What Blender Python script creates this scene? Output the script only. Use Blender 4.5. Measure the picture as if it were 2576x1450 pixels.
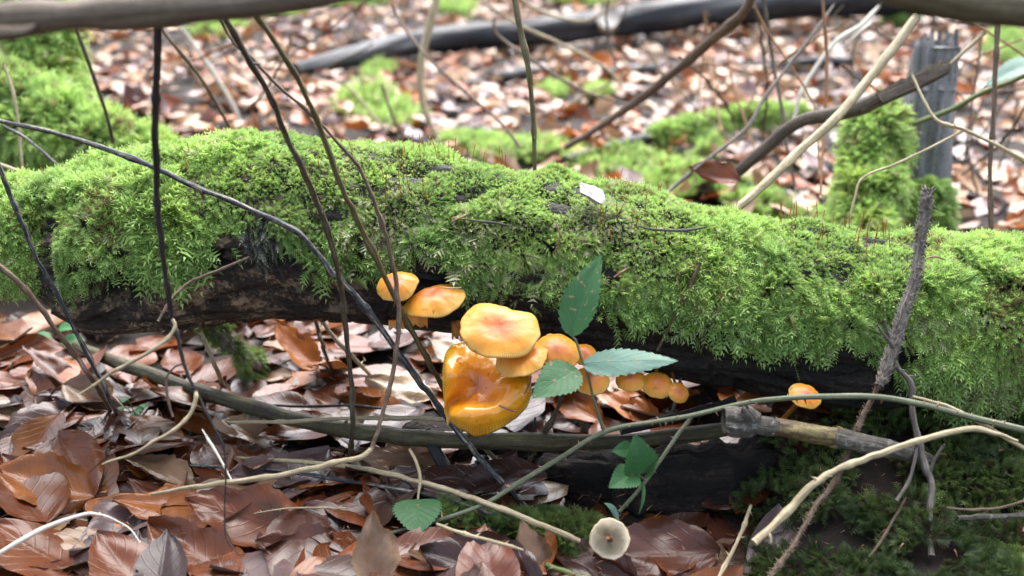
import bpy, math, random
import numpy as np
from mathutils import Vector

for o in list(bpy.data.objects):
    bpy.data.objects.remove(o, do_unlink=True)
scene = bpy.context.scene
COL = scene.collection
rs = np.random.RandomState(7)
random.seed(7)

# ------------------------------------------------------------------ camera, sky, sun, exposure
CAM_Z, PITCH, F = 0.45, math.radians(21.0), 2528.0     # F in units of a 2576-wide frame
cam_d = bpy.data.cameras.new('camera')
cam = bpy.data.objects.new('camera', cam_d)
COL.objects.link(cam)
cam.location = (0, 0, CAM_Z)
cam.rotation_euler = (math.radians(90) - PITCH, 0, 0)
cam_d.sensor_width = 36.0
cam_d.lens = 36.0 * F / 2576.0
cam_d.clip_start, cam_d.clip_end = 0.01, 400.0
cam_d.dof.use_dof = True
cam_d.dof.focus_distance = 0.80
cam_d.dof.aperture_fstop = 4.6
scene.camera = cam

SUN_EL, SUN_AZ = math.radians(58), math.radians(12)      # from above, a little behind the log
world = bpy.data.worlds.new('World')
scene.world = world
world.use_nodes = True
wn, wl = world.node_tree.nodes, world.node_tree.links
wn.clear()
sky = wn.new('ShaderNodeTexSky')
sky.sky_type = 'NISHITA'
sky.sun_disc = False
sky.sun_elevation = SUN_EL
sky.sun_rotation = SUN_AZ
sky.air_density, sky.dust_density, sky.ozone_density = 1.0, 3.0, 1.0
hs = wn.new('ShaderNodeHueSaturation')                   # cloud cover: nearly colourless sky
hs.inputs['Saturation'].default_value = 0.65
bg = wn.new('ShaderNodeBackground')
bg.inputs['Strength'].default_value = 0.068
wo = wn.new('ShaderNodeOutputWorld')
wl.new(sky.outputs['Color'], hs.inputs['Color'])
wl.new(hs.outputs['Color'], bg.inputs['Color'])
wl.new(bg.outputs['Background'], wo.inputs['Surface'])

sun_d = bpy.data.lights.new('sun', 'SUN')
sun_d.energy = 1.5
sun_d.angle = math.radians(70)
sun_d.color = (1.0, 0.985, 0.98)
sun = bpy.data.objects.new('sun', sun_d)
COL.objects.link(sun)
_dir = Vector((math.sin(SUN_AZ) * math.cos(SUN_EL), math.cos(SUN_AZ) * math.cos(SUN_EL), math.sin(SUN_EL)))
sun.rotation_euler = _dir.to_track_quat('Z', 'Y').to_euler()
sun.location = (0, 0, 5)

scene.view_settings.view_transform = 'Standard'
scene.view_settings.look = 'None'
scene.view_settings.gamma = 1.0
scene.view_settings.exposure = 2.6
scene.render.engine = 'CYCLES'
scene.cycles.use_denoising = True
scene.cycles.max_bounces = 6
scene.cycles.diffuse_bounces = 3
scene.cycles.glossy_bounces = 2
scene.cycles.transmission_bounces = 3

# ------------------------------------------------------------------ small maths
FWD = np.array([0, math.cos(PITCH), -math.sin(PITCH)])
UP = np.array([0, math.sin(PITCH), math.cos(PITCH)])
RIGHT = np.array([1.0, 0, 0])
CAMP = np.array([0, 0, CAM_Z])
Z = np.array([0, 0, 1.0])

def at(u, v, d):
    """world point seen at (u, v) of a 2576x1450 frame, d metres in front of the lens"""
    return CAMP + FWD * d + RIGHT * ((u - 1288) / F * d) - UP * ((v - 725) / F * d)

def proj(P):
    q = P - CAMP
    d = q @ FWD
    return 1288 + (q @ RIGHT) / d * F, 725 - (q @ UP) / d * F, d

def unit(a):
    a = np.asarray(a, float)
    return a / np.maximum(np.linalg.norm(a, axis=-1, keepdims=True), 1e-9)

def sm(x, a, b):
    t = np.clip((x - a) / (b - a), 0, 1)
    return t * t * (3 - 2 * t)

_H = np.random.RandomState(3).rand(64, 64, 64).astype(np.float32).ravel()
def vn(P):
    """value noise 0..1 on (..., 3) points"""
    P = np.asarray(P, float)
    sh = P.shape[:-1]
    P = P.reshape(-1, 3)
    i = np.floor(P).astype(np.int64)
    f = (P - i).astype(np.float32)
    f = f * f * (3 - 2 * f)
    a, b = i & 63, (i + 1) & 63
    x0, x1, y0, y1, z0, z1 = a[:, 0] << 12, b[:, 0] << 12, a[:, 1] << 6, b[:, 1] << 6, a[:, 2], b[:, 2]
    fx, fy, fz = f[:, 0], f[:, 1], f[:, 2]
    def ed(q):
        l = _H[q + z0]
        return l + fz * (_H[q + z1] - l)
    p = ed(x0 + y0); p = p + fy * (ed(x0 + y1) - p)
    q = ed(x1 + y0); q = q + fy * (ed(x1 + y1) - q)
    return (p + fx * (q - p)).astype(float).reshape(sh)

def fbm(P, o=3):
    P = np.asarray(P, float)
    r, a, s = 0, 0.5, 0
    for k in range(o):
        r = r + a * vn(P * 2 ** k + 11.3 * k); s += a; a *= 0.5
    return r / s

def gz(x, y):
    x, y = np.asarray(x, float), np.asarray(y, float)
    p = np.stack([x, y, 0 * x], -1)
    g = 0.024 * (fbm(p * 5 + 3) - 0.5) + 0.10 * (vn(p * 0.9 + 9) - 0.5) * sm(y, 1.1, 3.0)
    g = g + (0.016 + 0.060 * sm(y, 0.60, 0.86)) * sm(x, 0.13, 0.30) * sm(y, 1.15, 0.88)          # mossy bank under the right of the log
    g = g - 0.02 * sm(x, -0.02, 0.06) * sm(x, 0.24, 0.18) * sm(y, 0.5, 0.6) * sm(y, 0.95, 0.8)
    return g

def atgs(u, v, dz=0.0):
    d1 = FWD + ((u - 1288) / F)[:, None] * RIGHT - ((v - 725) / F)[:, None] * UP
    d = np.ones(len(u))
    for _ in range(9):
        p = CAMP + d1 * d[:, None]
        d = 0.25 * d + 0.75 * np.clip((gz(p[:, 0], p[:, 1]) + dz - CAM_Z) / d1[:, 2], 0.2, 12)
    return CAMP + d1 * d[:, None], d

def atg(u, v, dz=0.0):
    p, d = atgs(np.array([u], float), np.array([v], float), dz)
    return p[0], float(d[0])

def cr(pts, n=6):
    """Catmull-Rom through rows of pts"""
    p = np.asarray(pts, float)
    p = np.vstack([2 * p[0] - p[1], p, 2 * p[-1] - p[-2]])
    out = []
    for i in range(1, len(p) - 2):
        t = (np.arange(n) / n)[:, None]
        a, b, c, d = p[i - 1], p[i], p[i + 1], p[i + 2]
        out.append(0.5 * (2 * b + (c - a) * t + (2 * a - 5 * b + 4 * c - d) * t ** 2 + (3 * b - a - 3 * c + d) * t ** 3))
    out.append(p[-2][None])
    return np.vstack(out)

# ------------------------------------------------------------------ objects
WO = {}
def empty(name, loc):
    o = bpy.data.objects.new(name, None)
    COL.objects.link(o)
    o.empty_display_size = 0.02
    o.location = Vector(loc)
    WO[o.name] = np.array(loc, float)
    return o

def tag(o, label=None, cat=None, group=None, kind=None):
    if label: o['label'] = label
    if cat: o['category'] = cat
    if group: o['group'] = group
    if kind: o['kind'] = kind
    return o

def mk(name, V, faces, mat, parent=None, origin=None, smooth=True, uv=None, col=None):
    """one mesh object; faces: list of index arrays of shape (n,3) or (n,4); uv and col per vertex"""
    V = np.asarray(V, float)
    if parent is not None:
        org = WO[parent.name]
    else:
        org = np.asarray(origin if origin is not None else V.mean(0), float)
    me = bpy.data.meshes.new(name)
    faces = [np.asarray(f, int) for f in faces if len(f)]
    nl = sum(f.size for f in faces)
    npoly = sum(len(f) for f in faces)
    me.vertices.add(len(V)); me.loops.add(nl); me.polygons.add(npoly)
    me.vertices.foreach_set('co', (V - org).astype(np.float32).ravel())
    idx = np.concatenate([f.ravel() for f in faces]).astype(np.int32)
    tot = np.concatenate([np.full(len(f), f.shape[1]) for f in faces]).astype(np.int32)
    st = np.concatenate([[0], np.cumsum(tot)[:-1]]).astype(np.int32)
    me.loops.foreach_set('vertex_index', idx)
    me.polygons.foreach_set('loop_start', st)
    me.polygons.foreach_set('loop_total', tot)
    me.polygons.foreach_set('use_smooth', np.full(npoly, bool(smooth)))
    if uv is not None:
        l = me.uv_layers.new(name='uv')
        l.data.foreach_set('uv', np.asarray(uv, np.float32)[idx].ravel())
    if col is not None:
        c = np.ones((len(V), 4), np.float32); c[:, :3] = col
        a = me.color_attributes.new('tint', 'FLOAT_COLOR', 'POINT')
        a.data.foreach_set('color', c.ravel())
    me.update(); me.validate()
    me.materials.append(mat)
    o = bpy.data.objects.new(name, me)
    COL.objects.link(o)
    if parent is not None:
        o.parent = parent
    else:
        o.location = Vector(org)
    WO[o.name] = org
    return o

# ------------------------------------------------------------------ materials
class NT:
    def __init__(s, name):
        s.m = bpy.data.materials.new(name); s.m.use_nodes = True
        s.n, s.l = s.m.node_tree.nodes, s.m.node_tree.links
        s.n.clear()
        s.out = s.n.new('ShaderNodeOutputMaterial')
    def node(s, t, **kw):
        x = s.n.new(t)
        for k, v in kw.items(): setattr(x, k, v)
        return x
    def put(s, sock, v):
        if isinstance(v, bpy.types.NodeSocket): s.l.new(v, sock)
        elif v is not None: sock.default_value = v
    def math(s, op, a, b=None, c=None, clamp=False):
        x = s.node('ShaderNodeMath', operation=op); x.use_clamp = clamp
        for i, v in enumerate((a, b, c)):
            if v is not None: s.put(x.inputs[i], v)
        return x.outputs[0]
    def noise(s, vec, scale, detail=4, rough=0.55, out='Fac'):
        x = s.node('ShaderNodeTexNoise')
        if vec is not None: s.l.new(vec, x.inputs['Vector'])
        x.inputs['Scale'].default_value = scale; x.inputs['Detail'].default_value = detail; x.inputs['Roughness'].default_value = rough
        return x.outputs[out]
    def ramp(s, fac, stops):
        x = s.node('ShaderNodeValToRGB')
        e = x.color_ramp.elements
        while len(e) > 1: e.remove(e[-1])
        e[0].position = stops[0][0]; e[0].color = (*stops[0][1], 1)
        for p, c in stops[1:]:
            k = e.new(p); k.color = (*c, 1)
        s.l.new(fac, x.inputs[0])
        return x.outputs[0]
    def mix(s, fac, a, b, mode='MIX'):
        x = s.node('ShaderNodeMix', data_type='RGBA', blend_type=mode)
        s.put(x.inputs[0], fac)
        for i, v in ((6, a), (7, b)):
            if isinstance(v, tuple) and len(v) == 3: v = (*v, 1)
            s.put(x.inputs[i], v)
        return x.outputs[2]
    def uv(s, scale=None):
        x = s.node('ShaderNodeUVMap'); x.uv_map = 'uv'
        if scale is None: return x.outputs[0]
        m = s.node('ShaderNodeMapping'); m.inputs['Scale'].default_value = scale
        s.l.new(x.outputs[0], m.inputs['Vector'])
        return m.outputs[0]
    def pos(s, scale=None):
        x = s.node('ShaderNodeNewGeometry').outputs['Position']
        if scale is None: return x
        m = s.node('ShaderNodeMapping'); m.inputs['Scale'].default_value = scale
        s.l.new(x, m.inputs['Vector'])
        return m.outputs[0]
    def tint(s):
        x = s.node('ShaderNodeVertexColor'); x.layer_name = 'tint'
        return x.outputs[0]
    def bump(s, h, strength=0.5, dist=0.001):
        x = s.node('ShaderNodeBump'); x.inputs['Strength'].default_value = strength; x.inputs['Distance'].default_value = dist
        s.l.new(h, x.inputs['Height'])
        return x.outputs[0]
    def bsdf(s, color, rough=0.6, normal=None, spec=0.5, sss=0, sssr=None, coat=0, coatr=0.1):
        b = s.node('ShaderNodeBsdfPrincipled')
        if isinstance(color, tuple): color = (*color, 1)
        s.put(b.inputs['Base Color'], color); s.put(b.inputs['Roughness'], rough)
        s.put(b.inputs['Specular IOR Level'], spec)
        if normal is not None: s.l.new(normal, b.inputs['Normal'])
        if sss:
            b.inputs['Subsurface Weight'].default_value = sss
            b.inputs['Subsurface Radius'].default_value = sssr or (1, .5, .2)
            b.inputs['Subsurface Scale'].default_value = 0.004
        if coat:
            b.inputs['Coat Weight'].default_value = coat; b.inputs['Coat Roughness'].default_value = coatr
        return b.outputs[0]
    def translucent(s, sh, color, fac):
        t = s.node('ShaderNodeBsdfTranslucent'); s.put(t.inputs[0], color)
        m = s.node('ShaderNodeMixShader'); s.put(m.inputs[0], fac)
        s.l.new(sh, m.inputs[1]); s.l.new(t.outputs[0], m.inputs[2])
        return m.outputs[0]
    def done(s, sh):
        s.l.new(sh, s.out.inputs[0]); return s.m

def mat_leaf():
    t = NT('wet_beech_leaf')
    uvn = t.uv()
    sep = t.node('ShaderNodeSeparateXYZ'); t.l.new(uvn, sep.inputs[0])
    x = t.math('ABSOLUTE', t.math('SUBTRACT', sep.outputs[0], 0.5))      # 0 midrib .. 0.5 margin
    ph = t.math('FRACT', t.math('MULTIPLY', t.math('SUBTRACT', sep.outputs[1], t.math('MULTIPLY', x, 0.55)), 8.0))
    ln = t.math('ABSOLUTE', t.math('SUBTRACT', ph, 0.5))                 # 0 on a side vein
    ln = t.math('ADD', ln, t.math('MULTIPLY', t.math('SUBTRACT', t.noise(t.pos(), 70, 2), 0.5), 0.12))
    vein = t.math('MAXIMUM', t.math('SUBTRACT', 1.0, t.math('MULTIPLY', ln, 11.0), clamp=True),
                  t.math('SUBTRACT', 1.0, t.math('MULTIPLY', x, 28.0), clamp=True))
    pos = t.pos()
    blot = t.noise(pos, 55, 5, 0.65)
    fine = t.noise(pos, 420, 3, 0.6)
    base = t.tint()
    c = t.mix(t.math('MULTIPLY', t.math('SUBTRACT', blot, 0.42, clamp=True), 2.2, clamp=True), base, (0.055, 0.028, 0.020))
    c = t.mix(t.math('MULTIPLY', vein, 0.24), c, t.mix(0.45, base, (0.05, 0.02, 0.012)))
    c = t.mix(0.5, c, t.mix(fine, (0.45, 0.42, 0.4), (1, 1, 1)), 'MULTIPLY')
    big = t.noise(pos, 17, 3, 0.6)
    c = t.mix(0.22, c, base)
    c = t.mix(t.math('MULTIPLY', t.math('SUBTRACT', big, 0.5, clamp=True), 3.0, clamp=True), c, t.mix(1.0, c, (0.55, 0.36, 0.34), 'MULTIPLY'))
    h = t.math('ADD', t.math('MULTIPLY', vein, 0.9), t.math('MULTIPLY', fine, 0.35))
    r = t.math('ADD', 0.10, t.math('MULTIPLY', t.noise(pos, 38, 3), 0.42))
    sh = t.bsdf(c, r, t.bump(h, 0.32, 0.0007), 0.38, coat=0.24, coatr=0.30)
    return t.done(t.translucent(sh, base, 0.10))

def mat_moss(trans=0.42):
    t = NT('moss_fronds')
    c = t.tint()
    sh = t.bsdf(c, 0.5, None, 0.35)
    return t.done(t.translucent(sh, c, trans))

def mat_bark(name, stops, su=6.0, sv=1.0, bump=0.6, rough=0.65, blotch=None, dist=0.002):
    """streaky wood or bark: uv is (turn, metres*10)"""
    t = NT(name)
    st = t.noise(t.uv((su, sv, 1)), 3.0, 6, 0.65)
    fine = t.noise(t.pos(), 260, 4, 0.6)
    f = t.math('ADD', t.math('MULTIPLY', st, 0.75), t.math('MULTIPLY', fine, 0.25))
    f = t.math('MULTIPLY', t.math('SUBTRACT', f, 0.28), 2.2, clamp=True)
    c = t.ramp(f, stops)
    if blotch:
        b = t.math('MULTIPLY', t.math('SUBTRACT', t.noise(t.pos(), blotch[0], 4, 0.6), blotch[1]), 6.0, clamp=True)
        c = t.mix(b, c, blotch[2])
    return t.done(t.bsdf(c, rough, t.bump(f, bump, dist), 0.4))

def mat_trunk():
    t = NT('rotten_trunk_wood')
    u2 = t.uv((5.0, 0.55, 1))
    st = t.noise(u2, 5.0, 7, 0.7)
    fine = t.noise(t.pos(), 300, 5, 0.65)
    f = t.math('MULTIPLY', t.math('SUBTRACT', t.math('ADD', t.math('MULTIPLY', st, 0.7), t.math('MULTIPLY', fine, 0.3)), 0.33), 3.0, clamp=True)
    f = t.math('MULTIPLY', t.math('SUBTRACT', f, 0.12), 1.15, clamp=True)
    tan = t.ramp(f, [(0.0, (0.012, 0.010, 0.009)), (0.45, (0.05, 0.036, 0.026)), (0.68, (0.30, 0.22, 0.14)), (1, (0.46, 0.35, 0.23))])
    drk = t.ramp(f, [(0.0, (0.006, 0.006, 0.007)), (0.5, (0.022, 0.018, 0.015)), (1, (0.07, 0.055, 0.042))])
    c = t.mix(t.tint(), drk, tan)
    return t.done(t.bsdf(c, 0.62, t.bump(f, 0.8, 0.004), 0.4))

def mat_soil():
    t = NT('dark_forest_soil')
    n = t.noise(t.pos(), 40, 6, 0.7)
    c = t.ramp(n, [(0.3, (0.008, 0.006, 0.005)), (0.55, (0.020, 0.013, 0.009)), (0.75, (0.05, 0.028, 0.016))])
    return t.done(t.bsdf(c, 0.8, t.bump(n, 0.8, 0.01), 0.3))

def mat_cap(nm='velvet_shank_cap', wet=.30):
    t = NT(nm)
    uvn = t.uv()
    sep = t.node('ShaderNodeSeparateXYZ'); t.l.new(uvn, sep.inputs[0])
    pos = t.pos()
    rr = t.math('ADD', sep.outputs[1], t.math('MULTIPLY', t.math('SUBTRACT', t.noise(pos, 60, 3), 0.5), 0.32))
    c = t.ramp(rr, [(0.0, (0.34, 0.075, 0.012)), (0.22, (0.66, 0.20, 0.014)), (0.5, (0.84, 0.315, 0.014)), (0.85, (0.88, 0.40, 0.018)), (1.0, (0.88, 0.52, 0.07))] if wet < .1 else [(0.0, (0.44, 0.110, 0.030)), (0.26, (0.60, 0.175, 0.032)), (0.58, (0.72, 0.258, 0.022)), (0.86, (0.74, 0.34, 0.026)), (1.0, (0.74, 0.46, 0.11))])
    ang = t.math('SINE', t.math('MULTIPLY', sep.outputs[0], 2 * math.pi * 120))
    edge = t.math('MULTIPLY', t.math('SUBTRACT', sep.outputs[1], 0.70), 3.4, clamp=True)
    stri = t.math('MULTIPLY', t.math('MULTIPLY', t.math('ADD', ang, 1.0), 0.5), edge)
    c = t.mix(t.math('MULTIPLY', stri, 0.55), c, (0.42, 0.17, 0.012))
    sp = t.math('MULTIPLY', t.math('SUBTRACT', t.noise(pos, 230, 3), 0.635), 12.0, clamp=True)
    c = t.mix(t.math('MULTIPLY', sp, 0.65), c, (0.16, 0.055, 0.015))
    fib = t.noise(t.uv((46, 2.2, 1)), 1.0, 4, 0.6)
    c = t.mix(t.math('MULTIPLY', t.math('SUBTRACT', fib, 0.42, clamp=True), 0.9, clamp=True), c, t.mix(1.0, c, (0.74, 0.58, 0.45), 'MULTIPLY'))
    h = t.math('ADD', t.math('ADD', t.math('MULTIPLY', t.noise(pos, 120, 4), 0.8), t.math('MULTIPLY', fib, 0.5)), t.math('MULTIPLY', stri, -0.45))
    r = t.math('ADD', wet, t.math('MULTIPLY', t.noise(pos, 45, 2), 0.22))
    return t.done(t.bsdf(c, r, t.bump(h, 0.35, 0.0012), 0.6, sss=0.3, sssr=(1.0, 0.42, 0.08), coat=(0.45 if wet < .1 else 0), coatr=.16))

def mat_plain(name, a, b, rough=0.5, scale=90, sss=0, bump=0.3, spec=0.4):
    t = NT(name)
    n = t.noise(t.pos(), scale, 4)
    return t.done(t.bsdf(t.ramp(n, [(0.3, a), (0.7, b)]), rough, t.bump(n, bump, 0.001), spec, sss=sss))

def mat_green(name, top, under, spots=True, rough=0.50):
    """bramble leaf: dark upper side, pale felted underside, sunken veins; uv.x across, uv.y along"""
    t = NT(name)
    uvn = t.uv()
    sep = t.node('ShaderNodeSeparateXYZ'); t.l.new(uvn, sep.inputs[0])
    x = t.math('ABSOLUTE', t.math('SUBTRACT', sep.outputs[0], 0.5))
    ph = t.math('FRACT', t.math('MULTIPLY', t.math('SUBTRACT', sep.outputs[1], t.math('MULTIPLY', x, 0.7)), 7.0))
    ln = t.math('ABSOLUTE', t.math('SUBTRACT', ph, 0.5))
    vein = t.math('MAXIMUM', t.math('SUBTRACT', 1.0, t.math('MULTIPLY', ln, 14.0), clamp=True),
                  t.math('SUBTRACT', 1.0, t.math('MULTIPLY', x, 40.0), clamp=True))
    pos = t.pos()
    nz = t.noise(pos, 90, 4, 0.6)
    ct = t.mix(t.math('MULTIPLY', nz, 0.6), (*top, 1), tuple(k * 1.9 for k in top))
    ct = t.mix(t.math('MULTIPLY', vein, 0.22), ct, tuple(min(1, k * 2.6 + .03) for k in top))
    cu = t.mix(t.math('MULTIPLY', nz, 0.35), (*under, 1), tuple(k * 0.7 for k in under))
    cu = t.mix(t.math('MULTIPLY', vein, 0.20), cu, tuple(k * 0.72 for k in under))
    geo = t.node('ShaderNodeNewGeometry')
    c = t.mix(geo.outputs['Backfacing'], ct, cu)
    if spots:
        s = t.math('MULTIPLY', t.math('SUBTRACT', t.noise(pos, 150, 2), 0.645), 16.0, clamp=True)
        c = t.mix(t.math('MULTIPLY', s, 0.85), c, (0.30, 0.17, 0.10))
    h = t.math('ADD', t.math('MULTIPLY', vein, -1.0), t.math('MULTIPLY', t.noise(pos, 500, 2), 0.4))
    sh = t.bsdf(c, rough, t.bump(h, 0.35, 0.0008), 0.32)
    return t.done(t.translucent(sh, c, 0.15))

M = {}
M['leaf'] = mat_leaf()
M['moss'] = mat_moss()
M['trunk'] = mat_trunk()
M['soil'] = mat_soil()
M['cap'] = mat_cap()
M['wetcap'] = mat_cap('wet_slimy_cap', .095)
M['gills'] = mat_plain('yellow_gills', (0.62, 0.34, 0.05), (0.80, 0.52, 0.14), 0.55, 200, sss=0.2)
M['palegills'] = mat_plain('cream_gills', (0.54, 0.46, 0.33), (0.70, 0.63, 0.49), 0.7, 150)
M['palecap'] = mat_plain('cream_cap', (0.55, 0.40, 0.20), (0.68, 0.55, 0.34), 0.5, 80)
M['stub'] = mat_plain('brown_stipe_stub', (0.09, 0.040, 0.016), (0.24, 0.12, 0.045), 0.7, 180)
M['stipe'] = mat_plain('velvet_stipe', (0.20, 0.06, 0.012), (0.55, 0.22, 0.03), 0.6, 180)
M['black'] = mat_bark('black_dead_stem', [(0, (0.010, 0.009, 0.011)), (0.55, (0.026, 0.022, 0.023)), (1, (0.12, 0.095, 0.075))], 2.2, 0.9, 0.5, 0.5)
M['blue'] = mat_bark('blue_black_stem', [(0, (0.010, 0.013, 0.020)), (0.5, (0.030, 0.036, 0.048)), (0.66, (0.26, 0.23, 0.17)), (1, (0.50, 0.45, 0.36))], 2.2, 0.9, 0.5, 0.5)
M['olive'] = mat_bark('olive_dead_stem', [(0, (0.030, 0.022, 0.012)), (0.45, (0.095, 0.075, 0.030)), (1, (0.24, 0.21, 0.085))], 2.2, 0.9, 0.5, 0.5)
M['oliveblack'] = mat_bark('olive_and_black_stem', [(0, (0.014, 0.012, 0.010)), (0.45, (0.05, 0.036, 0.022)), (1, (0.23, 0.17, 0.095))], 2.2, 0.9, 0.5, 0.5)
M['green'] = mat_bark('green_stem', [(0, (0.045, 0.058, 0.014)), (0.5, (0.11, 0.14, 0.035)), (1, (0.24, 0.27, 0.09))], 2.2, 0.9, 0.3, 0.45)
M['brown'] = mat_bark('brown_twig', [(0, (0.045, 0.028, 0.019)), (0.5, (0.13, 0.085, 0.055)), (1, (0.30, 0.22, 0.15))], 2.2, 0.9, 0.6, 0.65)
M['straw'] = mat_bark('straw_stalk', [(0, (0.13, 0.10, 0.055)), (0.5, (0.36, 0.29, 0.17)), (1, (0.60, 0.52, 0.36))], 2.2, 0.9, 0.5, 0.55)
M['white'] = mat_bark('bleached_straw', [(0, (0.42, 0.38, 0.30)), (0.5, (0.66, 0.62, 0.52)), (1, (0.80, 0.77, 0.70))], 5, 0.3, 0.3, 0.45)
M['grey'] = mat_bark('grey_twig_bark', [(0, (0.05, 0.042, 0.036)), (0.5, (0.17, 0.145, 0.12)), (1, (0.36, 0.33, 0.29))], 5, 0.5, 0.8, 0.75)
M['orange'] = mat_bark('orange_brown_stem', [(0, (0.12, 0.055, 0.022)), (0.6, (0.28, 0.14, 0.055)), (1, (0.40, 0.24, 0.11))], 2.2, 0.9, 0.3, 0.5)
M['beam'] = mat_bark('smooth_grey_brown_bark', [(0, (0.055, 0.040, 0.028)), (0.5, (0.15, 0.112, 0.078)), (1, (0.27, 0.22, 0.165))], 4, 0.5, 0.7, 0.6)
M['beam2'] = mat_bark('smooth_olive_bark', [(0, (0.045, 0.036, 0.020)), (0.5, (0.12, 0.095, 0.05)), (1, (0.24, 0.20, 0.12))], 4, 0.5, 0.7, 0.6)
M['algae'] = mat_bark('algae_green_bark', [(0, (0.022, 0.018, 0.011)), (0.5, (0.075, 0.064, 0.030)), (1, (0.18, 0.165, 0.065))], 3, 0.8, 0.8, 0.55, (45, 0.50, (0.050, 0.034, 0.022)))
M['wet'] = mat_bark('wet_black_wood', [(0, (0.006, 0.006, 0.007)), (0.6, (0.018, 0.018, 0.020)), (1, (0.055, 0.055, 0.058))], 5, 0.3, 0.8, 0.38)
M['rot'] = mat_bark('rotten_black_wood', [(0, (0.004, 0.004, 0.004)), (0.5, (0.014, 0.011, 0.009)), (0.75, (0.05, 0.034, 0.023)), (1, (0.10, 0.07, 0.045))], 5, 0.6, 1.0, 0.95, None, 0.006)
M['farlog'] = mat_bark('wet_dark_fallen_trunk', [(0, (0.009, 0.010, 0.012)), (0.6, (0.024, 0.025, 0.029)), (1, (0.08, 0.075, 0.078))], 5, 0.3, 0.8, 0.5)
M['cane'] = mat_bark('bramble_cane', [(0, (0.045, 0.052, 0.030)), (0.5, (0.11, 0.125, 0.07)), (1, (0.24, 0.26, 0.17))], 2.2, 0.9, 0.3, 0.5)
M['thorn'] = mat_plain('thorn_brown', (0.22, 0.10, 0.055), (0.40, 0.22, 0.14), 0.5)
M['lichen'] = mat_bark('lichen_grey_bark', [(0, (0.026, 0.023, 0.020)), (0.5, (0.10, 0.088, 0.072)), (1, (0.30, 0.28, 0.24))], 4, 0.8, 1.0, 0.8, (170, 0.57, (0.31, 0.31, 0.28)))
M['peeled'] = mat_bark('peeled_yellow_wood', [(0, (0.035, 0.020, 0.016)), (0.42, (0.10, 0.065, 0.035)), (0.62, (0.24, 0.19, 0.07)), (1, (0.40, 0.36, 0.15))], 1.3, 0.8, 0.6, 0.5)
M['greywood'] = mat_bark('weathered_grey_wood', [(0, (0.05, 0.05, 0.052)), (0.45, (0.19, 0.19, 0.195)), (0.8, (0.36, 0.345, 0.32)), (1, (0.52, 0.44, 0.32))], 9, 0.3, 1.0, 0.7)
M['board'] = mat_bark('split_brown_wood', [(0, (0.028, 0.020, 0.014)), (0.5, (0.10, 0.075, 0.055)), (1, (0.26, 0.21, 0.16))], 6, 0.3, 1.0, 0.7)
M['bramble'] = mat_green('bramble_leaf_green', (0.024, 0.085, 0.026), (0.115, 0.220, 0.165))
M['brambleyoung'] = mat_green('young_bramble_leaf', (0.030, 0.100, 0.032), (0.15, 0.25, 0.18))
M['herb'] = mat_green('herb_leaf', (0.035, 0.13, 0.04), (0.15, 0.28, 0.16), spots=False)
M['seta'] = mat_plain('moss_seta_red', (0.22, 0.06, 0.015), (0.42, 0.15, 0.03), 0.5)
M['needle'] = mat_plain('fallen_needle', (0.10, 0.045, 0.022), (0.28, 0.15, 0.08), 0.5, 60)
M['pale'] = mat_plain('fresh_cut_pale_wood', (0.62, 0.56, 0.46), (0.80, 0.76, 0.68), 0.7, 60)
M['silver'] = mat_plain('silvery_dead_leaf', (0.20, 0.19, 0.18), (0.50, 0.49, 0.48), 0.5, 170)
M['duff'] = mat_plain('dead_bark_flake', (0.07, 0.06, 0.05), (0.26, 0.24, 0.22), 0.6, 150)

# ------------------------------------------------------------------ tubes (stems, twigs, logs)
def frames(C):
    T = unit(np.gradient(C, axis=0))
    n = np.cross(T[0], Z)
    if np.linalg.norm(n) < .2: n = np.cross(T[0], RIGHT)
    n = unit(n); N = [n]
    for i in range(1, len(C)):
        n = unit(n - T[i] * (n @ T[i])); N.append(n)
    N = np.array(N)
    return T, N, np.cross(T, N)

def res(pts, wig=0.0, n=6):
    wig = wig * min(1, 14.0 / max(p[3] for p in pts)) ** 1.5
    """[(u, v, depth | ('g', lift), width_px), ...] -> curve centre points and radii in metres"""
    rows = []
    for (u, v, d, w) in pts:
        if isinstance(d, tuple):
            p, dd = atg(u, v, d[1])
        else:
            p, dd = at(u, v, d), d
        rows.append([*p, w * dd / F / 2])
    q = cr(rows, n)
    C, R = q[:, :3], np.maximum(q[:, 3], 1e-5)
    if wig:
        s = np.arange(len(C))[:, None] * 0.33 + rs.rand() * 50
        k = np.hstack([s, s * 0 + 3.1, s * 0])
        off = np.stack([vn(k), vn(k + 20), vn(k + 41)], 1) - 0.5
        e = np.minimum(1, np.minimum(np.arange(len(C)), np.arange(len(C))[::-1]) / 4)[:, None]
        C = C + off * wig * R[:, None] * e
    return C, R

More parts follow.
